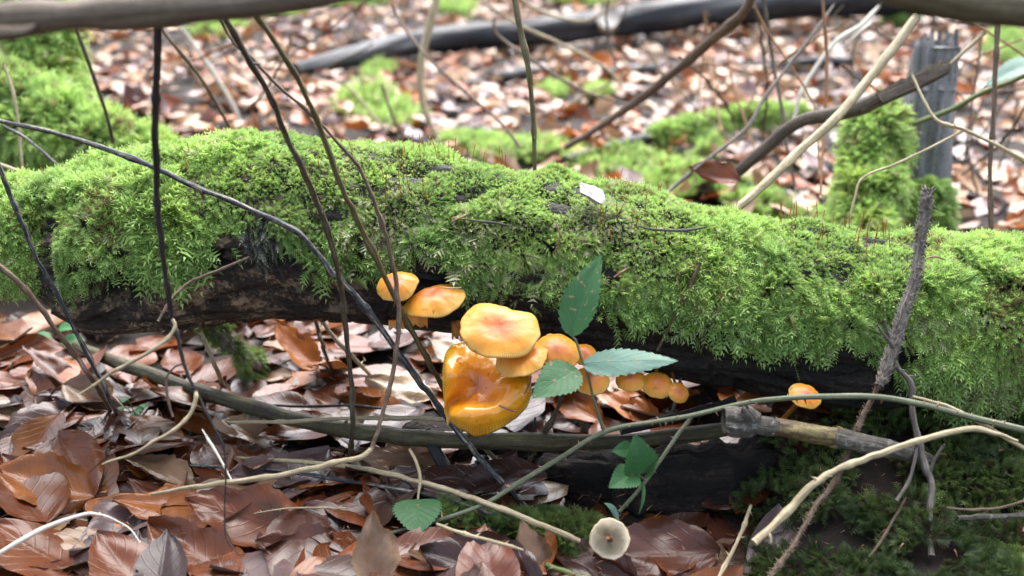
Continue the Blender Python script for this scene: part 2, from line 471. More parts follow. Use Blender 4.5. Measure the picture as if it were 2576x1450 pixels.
def tube_mesh(C, R, sides=9, rough=0.06, nodes=0, cap='flat', nodegain=0.35, octv=2):
    T, N, B = frames(C)
    L = np.concatenate([[0], np.cumsum(np.linalg.norm(np.diff(C, axis=0), axis=1))])
    R = R.copy()
    if nodes:
        for f in (np.arange(nodes) + 0.5 + rs.uniform(-.25, .25, nodes)) / nodes:
            R = R * (1 + nodegain * np.exp(-((L / L[-1] - f) * L[-1] / (R.mean() * 2.0)) ** 2))
    a = np.linspace(0, 2 * math.pi, sides + 1)
    A = np.broadcast_to(a, (len(C), sides + 1))
    key = np.stack([np.cos(A) * 1.3 + L[:, None] / (R.mean() * 9), np.sin(A) * 1.3 + 7, L[:, None] / (R.mean() * 5) + A * 0], -1) + rs.rand(3) * 40
    rad = R[:, None] * (1 + rough * 2 * (fbm(key, octv) - 0.5))
    rad[:, -1] = rad[:, 0]
    V = C[:, None] + rad[..., None] * (np.cos(A)[..., None] * N[:, None] + np.sin(A)[..., None] * B[:, None])
    m, k = len(C), sides + 1
    uv = np.stack([A / (2 * math.pi), np.broadcast_to(L[:, None] * 10, A.shape)], -1).reshape(-1, 2)
    V = V.reshape(-1, 3)
    i, j = np.meshgrid(np.arange(m - 1), np.arange(sides), indexing='ij')
    q = np.stack([i * k + j, i * k + j + 1, (i + 1) * k + j + 1, (i + 1) * k + j], -1).reshape(-1, 4)[:, ::-1]
    extra, tri = [], []
    for end, sgn in ((0, -1), (m - 1, 1)):
        push = R[end] * (0.15 if cap == 'flat' else 0.9)
        extra.append(C[end] + T[end] * sgn * push)
        c = len(V) + len(extra) - 1
        jj = np.arange(sides)
        f = np.stack([np.full(sides, c), end * k + jj, end * k + jj + 1], -1)
        tri.append(f if sgn > 0 else f[:, ::-1])
    V = np.vstack([V, extra])
    uv = np.vstack([uv, [[0.5, uv[0, 1]], [0.5, uv[-3, 1]]]])
    return V, [q, np.vstack(tri)], uv

def thorns(C, R, n, lpx, rng=(0.02, 0.98), fwd=0.25, w=0.28):
    """small three-sided prickles around a stem"""
    T, N, B = frames(C)
    V, Fc = [], []
    for k in range(n):
        i = int((rng[0] + (rng[1] - rng[0]) * rs.rand()) * (len(C) - 1))
        a = rs.rand() * 6.283
        d = math.cos(a) * N[i] + math.sin(a) * B[i]
        l = lpx * 0.8 / F * rs.uniform(0.6, 1.2)
        b = C[i] + d * R[i] * 0.8
        s = unit(np.cross(d, T[i]))
        b0 = len(V)
        V += [b + T[i] * l * w, b - T[i] * l * w * .5 + s * l * w * .6, b - T[i] * l * w * .5 - s * l * w * .6, b + unit(d + T[i] * fwd * rs.choice([-1, 1, 1])) * l]
        Fc += [[b0, b0 + 1, b0 + 3], [b0 + 1, b0 + 2, b0 + 3], [b0 + 2, b0, b0 + 3]]
    return np.array(V), [np.array(Fc)]

def twig(name, label, cat, mat, pts, group=None, wig=0.6, nodes=0, sides=9, rough=0.18, prick=None, branches=(), cap='flat', part='stem', nodegain=.45, octv=3, n=9, spurs=5):
    """a stem, stick or twig; with prickles or side branches it becomes a thing with parts"""
    C, R = res(pts, wig, n)
    R = R * (1 + .30 * (vn(np.stack([np.arange(len(C)) * .21 + rs.rand() * 40, 0 * R, 0 * R], 1)) - .5))
    V, Fs, uv = tube_mesh(C, R, sides, rough, nodes, cap, nodegain, octv)
    if spurs:                                                # bud scars and snapped side shoots
        wpx = float(np.median(R)) * 2 * F / .8
        Vt, Ft = thorns(C, R, spurs, min(26, 6 + wpx * .9), (.05, .95), .8, .22)
        Fs = Fs + [Ft[0] + len(V)]; V = np.vstack([V, Vt]); uv = np.vstack([uv, np.repeat([[.5, .3]], len(Vt), 0)])
    if not prick and not branches:
        o = mk(name, V, Fs, M[mat], origin=C[-1], uv=uv)
        tag(o, label, cat, group)
        return o, C, R
    t = empty(name, C[-1]); tag(t, label, cat, group)
    mk(part, V, Fs, M[mat], t, uv=uv)
    if prick:
        mk('prickles', *thorns(C, R, *prick), M['thorn'] if mat in ('cane',) else M[mat], t).__setitem__('kind', 'stuff')
    for b in branches:
        bm = b.get('mat', mat)
        C2, R2 = res(b['pts'], wig)
        V, Fs, uv = tube_mesh(C2, R2, 8, rough, b.get('nodes', 0), cap)
        p = mk(b.get('name', 'side_twig'), V, Fs, M[bm], t, uv=uv)
        if b.get('prick'):
            mk('prickles', *thorns(C2, R2, *b['prick']), M['thorn'] if bm == 'cane' else M[bm], p).__setitem__('kind', 'stuff')
    return t, C, R

# ------------------------------------------------------------------ moss
def fronds(P, D, S, L, k=7, wr=0.30, col=None, bend=None, tip=0.45):
    """leafy moss shoots: P base, D growth direction, S side direction, L length (all per shoot) -> verts, tris, tint"""
    n = len(P)
    S = unit(S - D * np.sum(S * D, 1, keepdims=True))
    Nn = np.cross(D, S)
    if bend is None: bend = np.zeros((n, 3))
    out, cl = [], []
    pl = 0.30
    for i in range(k + 1):
        t = (i + 0.35) / (k + 0.6)
        c = P + D * (L * t)[:, None] + bend * (L * t * t)[:, None]
        T = unit(D + 2 * t * bend)
        e = (L / k * 0.62)[:, None]
        w = (L * wr * (0.55 + 0.75 * math.sin(math.pi * min(1, t * 0.85 + .12))))[:, None]
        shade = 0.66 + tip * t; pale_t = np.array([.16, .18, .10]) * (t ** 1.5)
        if i == k:
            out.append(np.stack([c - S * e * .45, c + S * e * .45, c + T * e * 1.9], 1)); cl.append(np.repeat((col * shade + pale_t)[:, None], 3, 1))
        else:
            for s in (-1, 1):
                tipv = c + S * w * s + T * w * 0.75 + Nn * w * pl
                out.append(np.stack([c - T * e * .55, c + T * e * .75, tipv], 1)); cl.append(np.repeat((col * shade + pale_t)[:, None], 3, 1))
    V = np.concatenate(out, 1)                      # n, 3*(2k+1), 3
    cc = np.concatenate(cl, 1)
    m = V.shape[1]
    V = V.reshape(-1, 3)
    return V, np.arange(len(V)).reshape(-1, 3), cc.reshape(-1, 3)

def moss_tint(P, pale=0.08, deep=0.35, warm=0.2, seed=0.0):
    n = len(P)
    a = fbm(P * 28 + seed, 2)[:, None]; b = fbm(P * 90 + 5 + seed, 2)[:, None]
    r = rs.rand(n, 1)
    c = np.array([0.330, 0.500, 0.115]) * (0.70 + 0.7 * r)
    c = c * (1 - deep * sm(a, .45, .7)) + np.array([0.070, 0.190, 0.040]) * deep * sm(a, .45, .7)
    w = warm * sm(b, .5, .75)
    c = c * (1 - w) + np.array([0.44, 0.54, 0.11]) * w
    pl = (rs.rand(n, 1) < pale * (0.3 + 2.6 * sm(a, .42, .3)))
    c = np.where(pl, np.array([0.46, 0.46, 0.27]) * (0.7 + 0.5 * r), c)
    dead = rs.rand(n, 1) < 0.03 + 0.30 * sm(fbm(P * 21 + 40 + seed, 2)[:, None], .60, .74)
    c = np.where(dead, np.array([0.17, 0.10, 0.035]) * (0.7 + r * .5), c)
    return c

def clump(P, f, amp):
    """cushion relief: height 0..1 and the direction it spreads away from the cushion tops"""
    h = fbm(P * f, 2); e = .25 / f
    g = np.stack([fbm((P + np.eye(3)[i] * e) * f, 2) - h for i in range(3)], 1) / (e * f)
    return h, -g * amp

def moss_cover(P, N, Lr, parent=None, name='moss', down=0.6, k=7, wr=0.3, pale=.08, deep=.35, warm=.2, spread=.55, seed=0.0, lay=0.0, origin=None, dark=1.0, cf=38, ca=.022):
    hc, gd = clump(P + seed, cf, 1.6)
    P = P + N * ((hc - .45) * ca)[:, None]
    kp = rs.rand(len(P)) < np.clip(.35 + 2.6 * (hc - .28), .25, 1)
    P, N, gd = P[kp], N[kp], gd[kp]
    n = len(P)
    side = 1 - np.clip(N[:, 2:3], 0, 1)
    D = unit(gd + N * (1 - 0.45 * side - lay) + np.array([0, 0, -1.0]) * down * side + rs.normal(size=(n, 3)) * spread)
    flip = np.sum(D * N, 1, keepdims=True)
    D = unit(D + N * np.maximum(0, 0.12 - flip))
    L = rs.uniform(Lr[0], Lr[1], n)
    bend = np.array([0, 0, -0.35]) * side + rs.normal(size=(n, 3)) * 0.15
    V, Fc, c = fronds(P, D, rs.normal(size=(n, 3)), L, k, wr, moss_tint(P, pale, deep, warm, seed), bend)
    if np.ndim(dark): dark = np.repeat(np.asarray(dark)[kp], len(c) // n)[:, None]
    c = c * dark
    o = mk(name, V, [Fc], M['moss'], parent, origin=origin, smooth=False, col=c)
    o['kind'] = 'stuff'
    return o

def tube_surface(C, R, n, lo=-180, hi=180, lump=0.0, s0=0.0, s1=1.0):
    """random points on a tube; angle 0 = up, positive towards the camera side"""
    L = np.concatenate([[0], np.cumsum(np.linalg.norm(np.diff(C, axis=0), axis=1))]); L /= L[-1]
    s = rs.uniform(s0, s1, n)
    X = np.stack([np.interp(s, L, C[:, i]) for i in range(3)], 1)
    r = np.interp(s, L, R)
    T = unit(np.gradient(C, axis=0)); T = unit(np.stack([np.interp(s, L, T[:, i]) for i in range(3)], 1))
    ref = np.where(np.abs(T[:, 2:3]) > 0.8, np.array([[0, 1.0, 0]]), Z[None])
    U = unit(ref - T * np.sum(T * ref, 1, keepdims=True))
    W = np.cross(T, U)
    W = np.where((W @ np.array([0, -1.0, 0.2]))[:, None] < 0, -W, W)
    ph = np.radians(rs.uniform(lo, hi, n))
    Nn = np.cos(ph)[:, None] * U + np.sin(ph)[:, None] * W
    P = X + Nn * (r + lump * r * (fbm(X * 40 + ph[:, None]) - .35))[:, None]
    return P, Nn, s, ph

# ------------------------------------------------------------------ ground
def build_ground():
    xs = np.concatenate([np.linspace(-60, -3.2, 24), np.linspace(-3, 3, 220), np.linspace(3.2, 60, 24)])
    ys = np.concatenate([np.linspace(-20, 0.1, 12), np.linspace(0.2, 2.2, 130), np.linspace(2.25, 9, 120), np.linspace(9.6, 90, 30)])
    X, Y = np.meshgrid(xs, ys)
    G = gz(X, Y)
    V = np.stack([X, Y, G], -1).reshape(-1, 3)
    m, k = X.shape
    i, j = np.meshgrid(np.arange(m - 1), np.arange(k - 1), indexing='ij')
    q = np.stack([i * k + j, i * k + j + 1, (i + 1) * k + j + 1, (i + 1) * k + j], -1).reshape(-1, 4)
    o = mk('ground', V, [q], M['soil'], origin=(0, 0, 0))
    tag(o, 'dark damp forest soil under the leaf litter', 'ground', kind='structure')
build_ground()

# ------------------------------------------------------------------ the mossy log
#            u     v    depth  radius_px
LOGP = [(150, 668, .900, 170), (260, 655, .885, 198), (400, 616, .872, 224), (600, 592, .868, 224), (900, 596, .864, 217), (1200, 634, .858, 215),
        (1500, 690, .852, 214), (1800, 758, .850, 211), (2100, 808, .848, 216), (2400, 822, .846, 218), (2700, 838, .844, 212), (2950, 870, .842, 216)]
_q = cr([[*at(u, v, d), r * d / F] for u, v, d, r in LOGP], 14)
LC, LR = _q[:, :3], _q[:, 3]
LS = np.concatenate([[0], np.cumsum(np.linalg.norm(np.diff(LC, axis=0), axis=1))])
LT = unit(np.gradient(LC, axis=0))
def log_pt(s, ph, lump=1.0):
    X = np.stack([np.interp(s, LS, LC[:, i]) for i in range(3)], -1)
    T = unit(np.stack([np.interp(s, LS, LT[:, i]) for i in range(3)], -1))
    r = np.interp(s, LS, LR)
    U = unit(Z - T * (T @ Z)[..., None])
    W = np.cross(T, U)                                   # towards the camera
    W = W * np.where(W[..., 1:2] > 0, -1, 1)
    N = np.cos(ph)[..., None] * U + np.sin(ph)[..., None] * W
    k = fbm(X * 9 + N * 0.9 + 2.7, 3)
    r = r * (1 + lump * 0.16 * (k - 0.5))
    return X + N * r[..., None], N

VL = np.array([(-200, 800), (200, 735), (270, 700), (340, 700), (400, 710), (450, 728), (520, 655), (600, 622), (660, 580), (720, 650), (800, 690), (850, 680), (950, 690), (1020, 690), (1060, 640), (1120, 650), (1150, 720),
               (1200, 742), (1300, 766), (1380, 778), (1440, 800), (1500, 790), (1600, 826), (1700, 818), (1850, 856), (1950, 884), (2050, 915), (2130, 885), (2200, 930),
               (2300, 990), (2450, 1040), (3200, 1075)], float)
def moss_edge(u): return np.interp(u, VL[:, 0], VL[:, 1])

log = empty('mossy_log', at(1300, 840, .86))
tag(log, 'thick fallen log blanketed in bright green moss, orange mushrooms on its underside', 'log')
def build_trunk():
    ns, na = 620, 190
    s = np.linspace(0, LS[-1], ns); a = np.linspace(-math.pi, math.pi, na + 1)
    Sg, Ag = np.meshgrid(s, a, indexing='ij')
    P, N = log_pt(Sg.ravel(), Ag.ravel())
    u, v, d = proj(P)
    # lengthwise cracks and cross checks on the bare wood
    key = np.stack([Sg.ravel() * 9, Ag.ravel() * 5.5, 0 * Sg.ravel()], 1)
    key[:, 1] += 0.8 * (vn(key * np.array([1.3, .3, 1])) - .5)
    r1 = 1 - np.abs(2 * vn(key) - 1); r2 = 1 - np.abs(2 * vn(key * np.array([1.6, 2.3, 1]) + 17) - 1)
    cross = 1 - np.abs(2 * vn(np.stack([Sg.ravel() * 45, Ag.ravel() * 2.2, 0 * Sg.ravel() + 4], 1)) - 1)
    disp = -0.010 * sm(r1, .78, .97) - 0.005 * sm(r2, .8, .98) - 0.002 * sm(cross, .85, .98) + 0.004 * (fbm(key * 3) - .5)
    front = (np.sin(Ag.ravel()) > -0.2)
    cav = np.exp(-((u - 268) / 62) ** 2 - ((v - 735) / 44) ** 2) * front      # rotted hollow at the broken end
    disp = disp - 0.060 * np.clip(cav * 1.5, 0, 1)
    edge = sm(Sg.ravel(), 0.05, 0.0)
    disp = disp - 0.03 * edge * fbm(key * 2 + 9)
    P = P + N * disp[:, None]
    P[:, 0] -= 0.03 * edge * (fbm(np.stack([Ag.ravel() * 3, 0 * u, 0 * u], 1)) - .5)
    tint = sm(u + 260 * (fbm(P * 16) - .5), 1080, 620) * sm(fbm(key * np.array([.8, 1.0, 1]) + 31, 2), .22, .46) * (1 - np.clip(cav * 1.6, 0, 1))
    k = na + 1
    i, j = np.meshgrid(np.arange(ns - 1), np.arange(na), indexing='ij')
    q = np.stack([i * k + j, i * k + j + 1, (i + 1) * k + j + 1, (i + 1) * k + j], -1).reshape(-1, 4)
    c0, c1 = len(P), len(P) + 1
    P = np.vstack([P, LC[0] + LT[0] * 0.05, LC[-1]])      # hollowed broken end, flat far end
    jj = np.arange(na)
    t0 = np.stack([np.full(na, c0), jj + 1, jj], -1); t1 = np.stack([np.full(na, c1), (ns - 1) * k + jj, (ns - 1) * k + jj + 1], -1)
    uv = np.stack([Ag.ravel() / 6.283 + .5, Sg.ravel() * 10], 1); uv = np.vstack([uv, [[.5, 0], [.5, 9]]])
    tint = np.concatenate([tint, [0, 0]])
    mk('trunk', P, [q, np.vstack([t0, t1])], M['trunk'], log, uv=uv, col=np.repeat(tint[:, None], 3, 1))
build_trunk()

def build_log_moss():
    n = 215000
    s = rs.uniform(0, LS[-1], n); ph = np.radians(rs.uniform(-95, 150, n))
    P, N = log_pt(s, ph)
    u, v, d = proj(P)
    lim = moss_edge(u) - 34 + 46 * (fbm(P * 22 + 4) - .5) * 2 + rs.normal(size=n) * 16
    ok = ((v < lim) | (np.degrees(ph) < 15)) & (u > 150) & (u < 2750)
    # dark bare gaps
    gap = fbm(P * np.array([26, 30, 40]) + 8, 2) - .14 * (np.degrees(ph) < 40)
    gapb = np.exp(-((u - 655) / 60) ** 2 - ((v - 520) / 45) ** 2) + np.exp(-((u - 560) / 80) ** 2 - ((v - 610) / 30) ** 2) + .8 * np.exp(-((u - 1090) / 110) ** 2 - ((v - 655) / 28) ** 2)
    keep = rs.rand(n) < np.clip(1.25 - 1.2 * sm(gap, .64, .75) - 1.0 * gapb, 0.03, 1)
    ok &= keep
    s, ph, P, N, u, v = s[ok], ph[ok], P[ok], N[ok], u[ok], v[ok]
    h1, g1 = clump(P * np.array([.8, 1, 1]) + 1, 34, 1.5); h2, g2 = clump(P + 7, 95, 1.1)
    kp = rs.rand(len(P)) < np.clip(.62 + 2.2 * (h1 - .30) + 1.3 * (h2 - .5), .40, 1)
    s, ph, P, N, u, v, h1, h2, g1, g2 = (x[kp] for x in (s, ph, P, N, u, v, h1, h2, g1, g2))
    P = P + N * (0.014 * (h1 - 0.44) + .009 * (h2 - .5) + 0.0005)[:, None]
    side = 1 - np.clip(N[:, 2:3], 0, 1)
    n = len(P)
    left = sm(u, 900, 300)[:, None]                      # long shaggy shoots on the left, short tufts on the right
    D = unit(N * (1.0 - .45 * side) + np.array([0, 0, -1.0]) * (0.75 + .4 * left) * side + rs.normal(size=(n, 3)) * .34 + RIGHT * 0.10 + g1 + g2 * .8)
    D = unit(D + N * np.maximum(0, .15 - np.sum(D * N, 1, keepdims=True)))
    L = rs.uniform(.0030, .0060, n) * (1 + 0.45 * left[:, 0]) * (0.85 + .45 * side[:, 0]) * (0.7 + 1.0 * sm(fbm(P * 17 + 5, 2), .35, .65)) * (.8 + .5 * h2)
    bend = np.array([0, 0, -0.4]) * side + rs.normal(size=(n, 3)) * .14
    c = moss_tint(P, .085, .30, .35)
    low = sm(v - moss_edge(u), -130, -10)[:, None] * .38   # low on the flank a deeper green, mostly painted-in shade
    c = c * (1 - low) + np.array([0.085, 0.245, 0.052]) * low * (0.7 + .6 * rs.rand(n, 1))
    pp = (np.exp(-((u - 960) / 90) ** 2 - ((v - 570) / 60) ** 2) + np.exp(-((u - 1490) / 80) ** 2 - ((v - 570) / 45) ** 2) + .7 * np.exp(-((u - 1200) / 60) ** 2 - ((v - 580) / 30) ** 2) + .18 * np.exp(-((u - 1200) / 330) ** 2 - ((v - 660) / 60) ** 2))
    isp = rs.rand(n) < .36 * pp
    c[isp] = np.array([0.50, 0.49, 0.30]) * rs.uniform(.6, 1.1, (isp.sum(), 1))
    L[isp] *= 1.35
    V, Fc, cc = fronds(P, D, rs.normal(size=(n, 3)), L, 4, .34, c, bend)
    o = mk('moss', V, [Fc], M['moss'], log, smooth=False, col=cc); o['kind'] = 'stuff'
    # red-brown spore stalks
    m = 260
    s = rs.uniform(.15, LS[-1] * .8, m); ph = np.radians(rs.uniform(-30, 50, m))
    P, N = log_pt(s, ph)
    cl = fbm(P * 18 + 3) > .52
    P, N = P[cl], N[cl]; m = len(P)
    P = P + N * .004
    tip = P + unit(N * .5 + Z * .8 + rs.normal(size=(m, 3)) * .18) * rs.uniform(.010, .020, (m, 1))
    w = .00032
    VV = np.stack([P - RIGHT * w, P + RIGHT * w, P - np.array([0, w * 1.6, 0]), tip - RIGHT * w, tip + RIGHT * w, tip - np.array([0, w * 1.6, 0])], 1).reshape(-1, 3)
    b = np.arange(m)[:, None] * 6
    fq = np.concatenate([b + np.array([0, 1, 4, 3]), b + np.array([1, 2, 5, 4]), b + np.array([2, 0, 3, 5])])
    o = mk('spore_stalks', VV, [fq], M['seta'], log, smooth=False); o['kind'] = 'stuff'
build_log_moss()

def mossy_limb(thing, part, pts, nf, Lr, mat='rot', lump=.25, lo=-110, hi=150, **kw):
    C, R = res(pts, 0)
    V, Fs, uv = tube_mesh(C, R, 20, .18)
    p = mk(part, V, Fs, M[mat], thing, uv=uv)
    P, N, s, ph = tube_surface(C, R, nf, lo, hi, lump)
    m = moss_cover(P, N, Lr, thing, **kw)
    return p, m, C, R
mossy_limb(log, 'limb', [(430, 530, .895, 220), (300, 545, .888, 250), (180, 585, .880, 240), (40, 612, .880, 245), (-150, 645, .885, 250), (-330, 670, .89, 250)], 34000, (.005, .012),
           k=5, down=.95, wr=.26, pale=.05, deep=.45, warm=.5, lump=.35, seed=4, hi=125)

# ------------------------------------------------------------------ fallen leaves
PAL = [('russet', (0.200, 0.054, 0.014)), ('pale tan', (0.36, 0.22, 0.125)), ('dark brown', (0.052, 0.023, 0.017)), ('orange brown', (0.36, 0.115, 0.024)),
       ('lilac brown', (0.165, 0.105, 0.098)), ('straw coloured', (0.46, 0.33, 0.21)), ('chestnut', (0.115, 0.037, 0.020))]
def leaf_mesh(L, W, curl, roll, twist, pleat, wave, nu=9, nv=13, seed=0.0):
    """beech leaf: stalk end at the origin, blade along +Y; returns verts, quads, uv"""
    a = np.linspace(-1, 1, nu); b = np.linspace(0, 1, nv)
    B, A = np.meshgrid(b, a, indexing='ij')
    prof = np.sin(math.pi * np.clip(B, 0, 1) ** 0.86) ** 0.78 * (1 - .12 * B)
    prof = np.maximum(prof, .02)
    mar = 1 + 0.05 * np.sin(B * 2 * math.pi * 8) * np.abs(A) ** 3
    sd = np.sign(A)
    kk = np.stack([B * 4.5 + seed, sd * 3 + seed * .7, 0 * A + 5], -1)
    notch = sm(vn(kk), .68, .86) * np.abs(A) ** 2                # torn bites and ragged margin
    mar = mar * (1 - .38 * notch + .10 * (vn(kk * np.array([4, 1, 1])) - .5) * np.abs(A) ** 2)
    X = A * prof * W / 2 * mar
    Y = B * L
    v = B - .27 * np.abs(A)
    Zz = pleat * W * (np.abs(((v * 8) % 1) - .5) - .25) * np.abs(A) ** .5
    Zz = Zz + .10 * W * np.abs(A) * prof
    Zz = Zz + wave * W * (fbm(np.stack([A * 1.6 + seed, B * 3 + seed * 1.7, 0 * A + 1], -1), 2) - .5) * (.35 + np.abs(A))
    if abs(roll) > 1e-3:                                    # roll round the midrib
        k = roll / (W / 2)
        Rr = 1 / k
        X, Zz = Rr * np.sin(X * k) - Zz * np.sin(X * k) * .6, Zz * np.cos(X * k) + Rr * (1 - np.cos(X * k))
    if abs(curl) > 1e-3:                                    # bend along the length
        k = curl / L
        Y, Zz = np.sin(Y * k) / k - Zz * np.sin(Y * k), (1 - np.cos(Y * k)) / k + Zz * np.cos(Y * k)
    tw = twist * (B - .4)
    X, Zz = X * np.cos(tw) - Zz * np.sin(tw), X * np.sin(tw) + Zz * np.cos(tw)
    V = np.stack([X, Y, Zz], -1).reshape(-1, 3)
    i, j = np.meshgrid(np.arange(nv - 1), np.arange(nu - 1), indexing='ij')
    q = np.stack([i * nu + j, i * nu + j + 1, (i + 1) * nu + j + 1, (i + 1) * nu + j], -1).reshape(-1, 4)
    uv = np.stack([A * .5 + .5, B], -1).reshape(-1, 2)
    return V, q, uv

def rotm(yaw, tilt, axis):
    cy, sy = math.cos(yaw), math.sin(yaw)
    Rz = np.array([[cy, -sy, 0], [sy, cy, 0], [0, 0, 1]])
    k = np.array([math.cos(axis), math.sin(axis), 0])
    K = np.array([[0, -k[2], k[1]], [k[2], 0, -k[0]], [-k[1], k[0], 0]])
    Rt = np.eye(3) + math.sin(tilt) * K + (1 - math.cos(tilt)) * K @ K
    return Rt @ Rz

def rand_leaf(nu, nv, scale=1.0, wild=1.0):
    L = rs.uniform(.048, .084) * scale
    W = L * rs.uniform(.52, .68)
    return leaf_mesh(L, W, rs.normal() * .55 * wild, rs.normal() * .5 * wild, rs.normal() * .4 * wild, rs.uniform(.01, .05), rs.uniform(.15, .5) * wild, nu, nv, rs.rand() * 60), L

def place_leaf(V, L, p, yaw, tilt, axis):
    V = (V - np.array([0, L * .5, 0])) @ rotm(yaw, tilt, axis).T
    return V + p

def sink(V, lift=0.002, allow=.006):
    """let a leaf rest on the ground with its lowest point"""
    g = gz(V[:, 0], V[:, 1])
    dz = (V[:, 2] - g).min()
    return V + np.array([0, 0, lift - allow - dz])

def zone(u, v):
    if v < 620:
        a = 'behind the log'
        if u < 700: return a + ' by the left mossy stump'
        if u < 1200: return a + ' near the long dark trunk'
        if u < 1750: return a + ' near the green upright stem'
        if u < 2150: return a + ' near the moss covered branch'
        return a + ' beside the grey stump'
    if v < 1030:
        if u < 420: return 'under the broken left end of the log'
        if u < 1000: return 'in the gap under the log'
        if u < 1800: return 'under the orange mushrooms'
        return 'in the shade under the right of the log'
    if v < 1230:
        if u < 420: return 'at the left edge'
        if u < 1000: return 'below the long greenish stick'
        return 'by the black rotten log'
    if u < 420: return 'in the bottom left corner litter'
    if u < 960: return 'left of the bramble tip'
    if u < 1550: return 'below the bramble cane'
    return 'beside the pale upturned mushroom cap'

LEAFN = [0]
def leaf_thing(V, q, uv, ci, col, state, p, grp):
    u, v, d = proj(V.mean(0))
    o = mk('fallen_leaf', V, [q], M['leaf'], origin=p, uv=uv, col=np.repeat(np.asarray(col)[None], len(V), 0))
    lab = f'{state} {PAL[ci][0]} fallen leaf {zone(u, v)}'
    tag(o, lab, 'leaf', grp)
    LEAFN[0] += 1
    return o

GF, GB = 'fallen beech leaves littering the ground in front of and under the log', 'fallen beech leaves littering the ground behind the log'
# leaves one can pick out: (u, v, yaw deg, tilt deg, tilt axis deg, length m, palette, curl, roll, lift)
SIG = [(95, 1075, 140, 8, 20, .098, 4, .2, .3, .012), (330, 1085, 160, 16, 60, .085, 6, .5, .5, .014), (110, 1245, 80, 20, 10, .105, 3, .5, .5, .018), (250, 1140, 205, 10, 0, .082, 0, .2, .3, .016),
       (400, 1200, 240, 22, 130, .095, 1, .3, .6, .022), (420, 1290, 100, 14, 30, .095, 3, .5, .6, .020), (620, 1335, 80, 32, 10, .110, 0, .3, .9, .022), (300, 1330, 150, 6, 0, .105, 4, .2, .2, .016),
       (948, 1428, 8, 50, 10, .070, 1, .6, .4, .03), (1210, 1445, 75, 20, 0, .11, 2, .3, .4, .02), (700, 1215, 110, 12, 60, .095, 4, .2, .3, .014), (840, 1250, 150, 10, 0, .10, 0, .3, .3, .016),
       (240, 1010, 250, 30, 20, .085, 1, .2, .8, .02), (1440, 1025, 60, 20, 5, .075, 3, .2, .4, .03), (1575, 1035, 60, 16, 20, .085, 3, .4, .5, .03), (1010, 985, 80, 20, 0, .085, 5, .4, .5, .02),
       (1650, 1405, 100, 22, 10, .12, 6, .3, .3, .022), (1150, 905, 60, 14, 0, .09, 1, .3, .3, .016), (740, 905, 60, 30, 40, .08, 3, .9, .7, .02), (950, 1290, 200, 36, 80, .085, 0, .5, .8, .02),
       (150, 1400, 120, 8, 40, .10, 1, .2, .3, .02), (480, 1400, 60, 14, 0, .10, 0, .3, .4, .018), (760, 1400, 95, 24, 30, .085, 6, .6, .8, .02), (620, 1120, 100, 22, 80, .075, 1, .5, .5, .018),
       (60, 905, 110, 24, 0, .10, 0, .3, .6, .02), (120, 960, 70, 26, 90, .08, 6, .4, .7, .02), (1330, 1425, 30, 40, 30, .06, 1, .5, .7, .02), (1010, 1160, 100, 26, 10, .085, 1, .3, .8, .02), (1480, 1440, 70, 20, 0, .09, 6, .4, .5, .018)]
def signature_leaves():
    for (u, v, yaw, tilt, ax, L, ci, cu, ro, lift) in SIG:
        p, d = atg(u, v, lift)
        L = L * .84; lift = lift * .5
        p, d = atg(u, v, lift)
        V, q, uv = leaf_mesh(L, L * rs.uniform(.56, .66), cu * .7, ro * .7, rs.normal() * .2, .05, .35, 13, 21, rs.rand() * 50)
        V = place_leaf(V, L, p, math.radians(yaw), math.radians(tilt), math.radians(ax))
        low = (V[:, 2] - gz(V[:, 0], V[:, 1])).min()
        V[:, 2] += max(0, .004 - low)
        col = np.array(PAL[ci][1]) * rs.uniform(.75, 1.1)
        leaf_thing(V, q, uv, ci, col, 'large curled' if ro > .45 else 'large flat', p, GF)
signature_leaves()

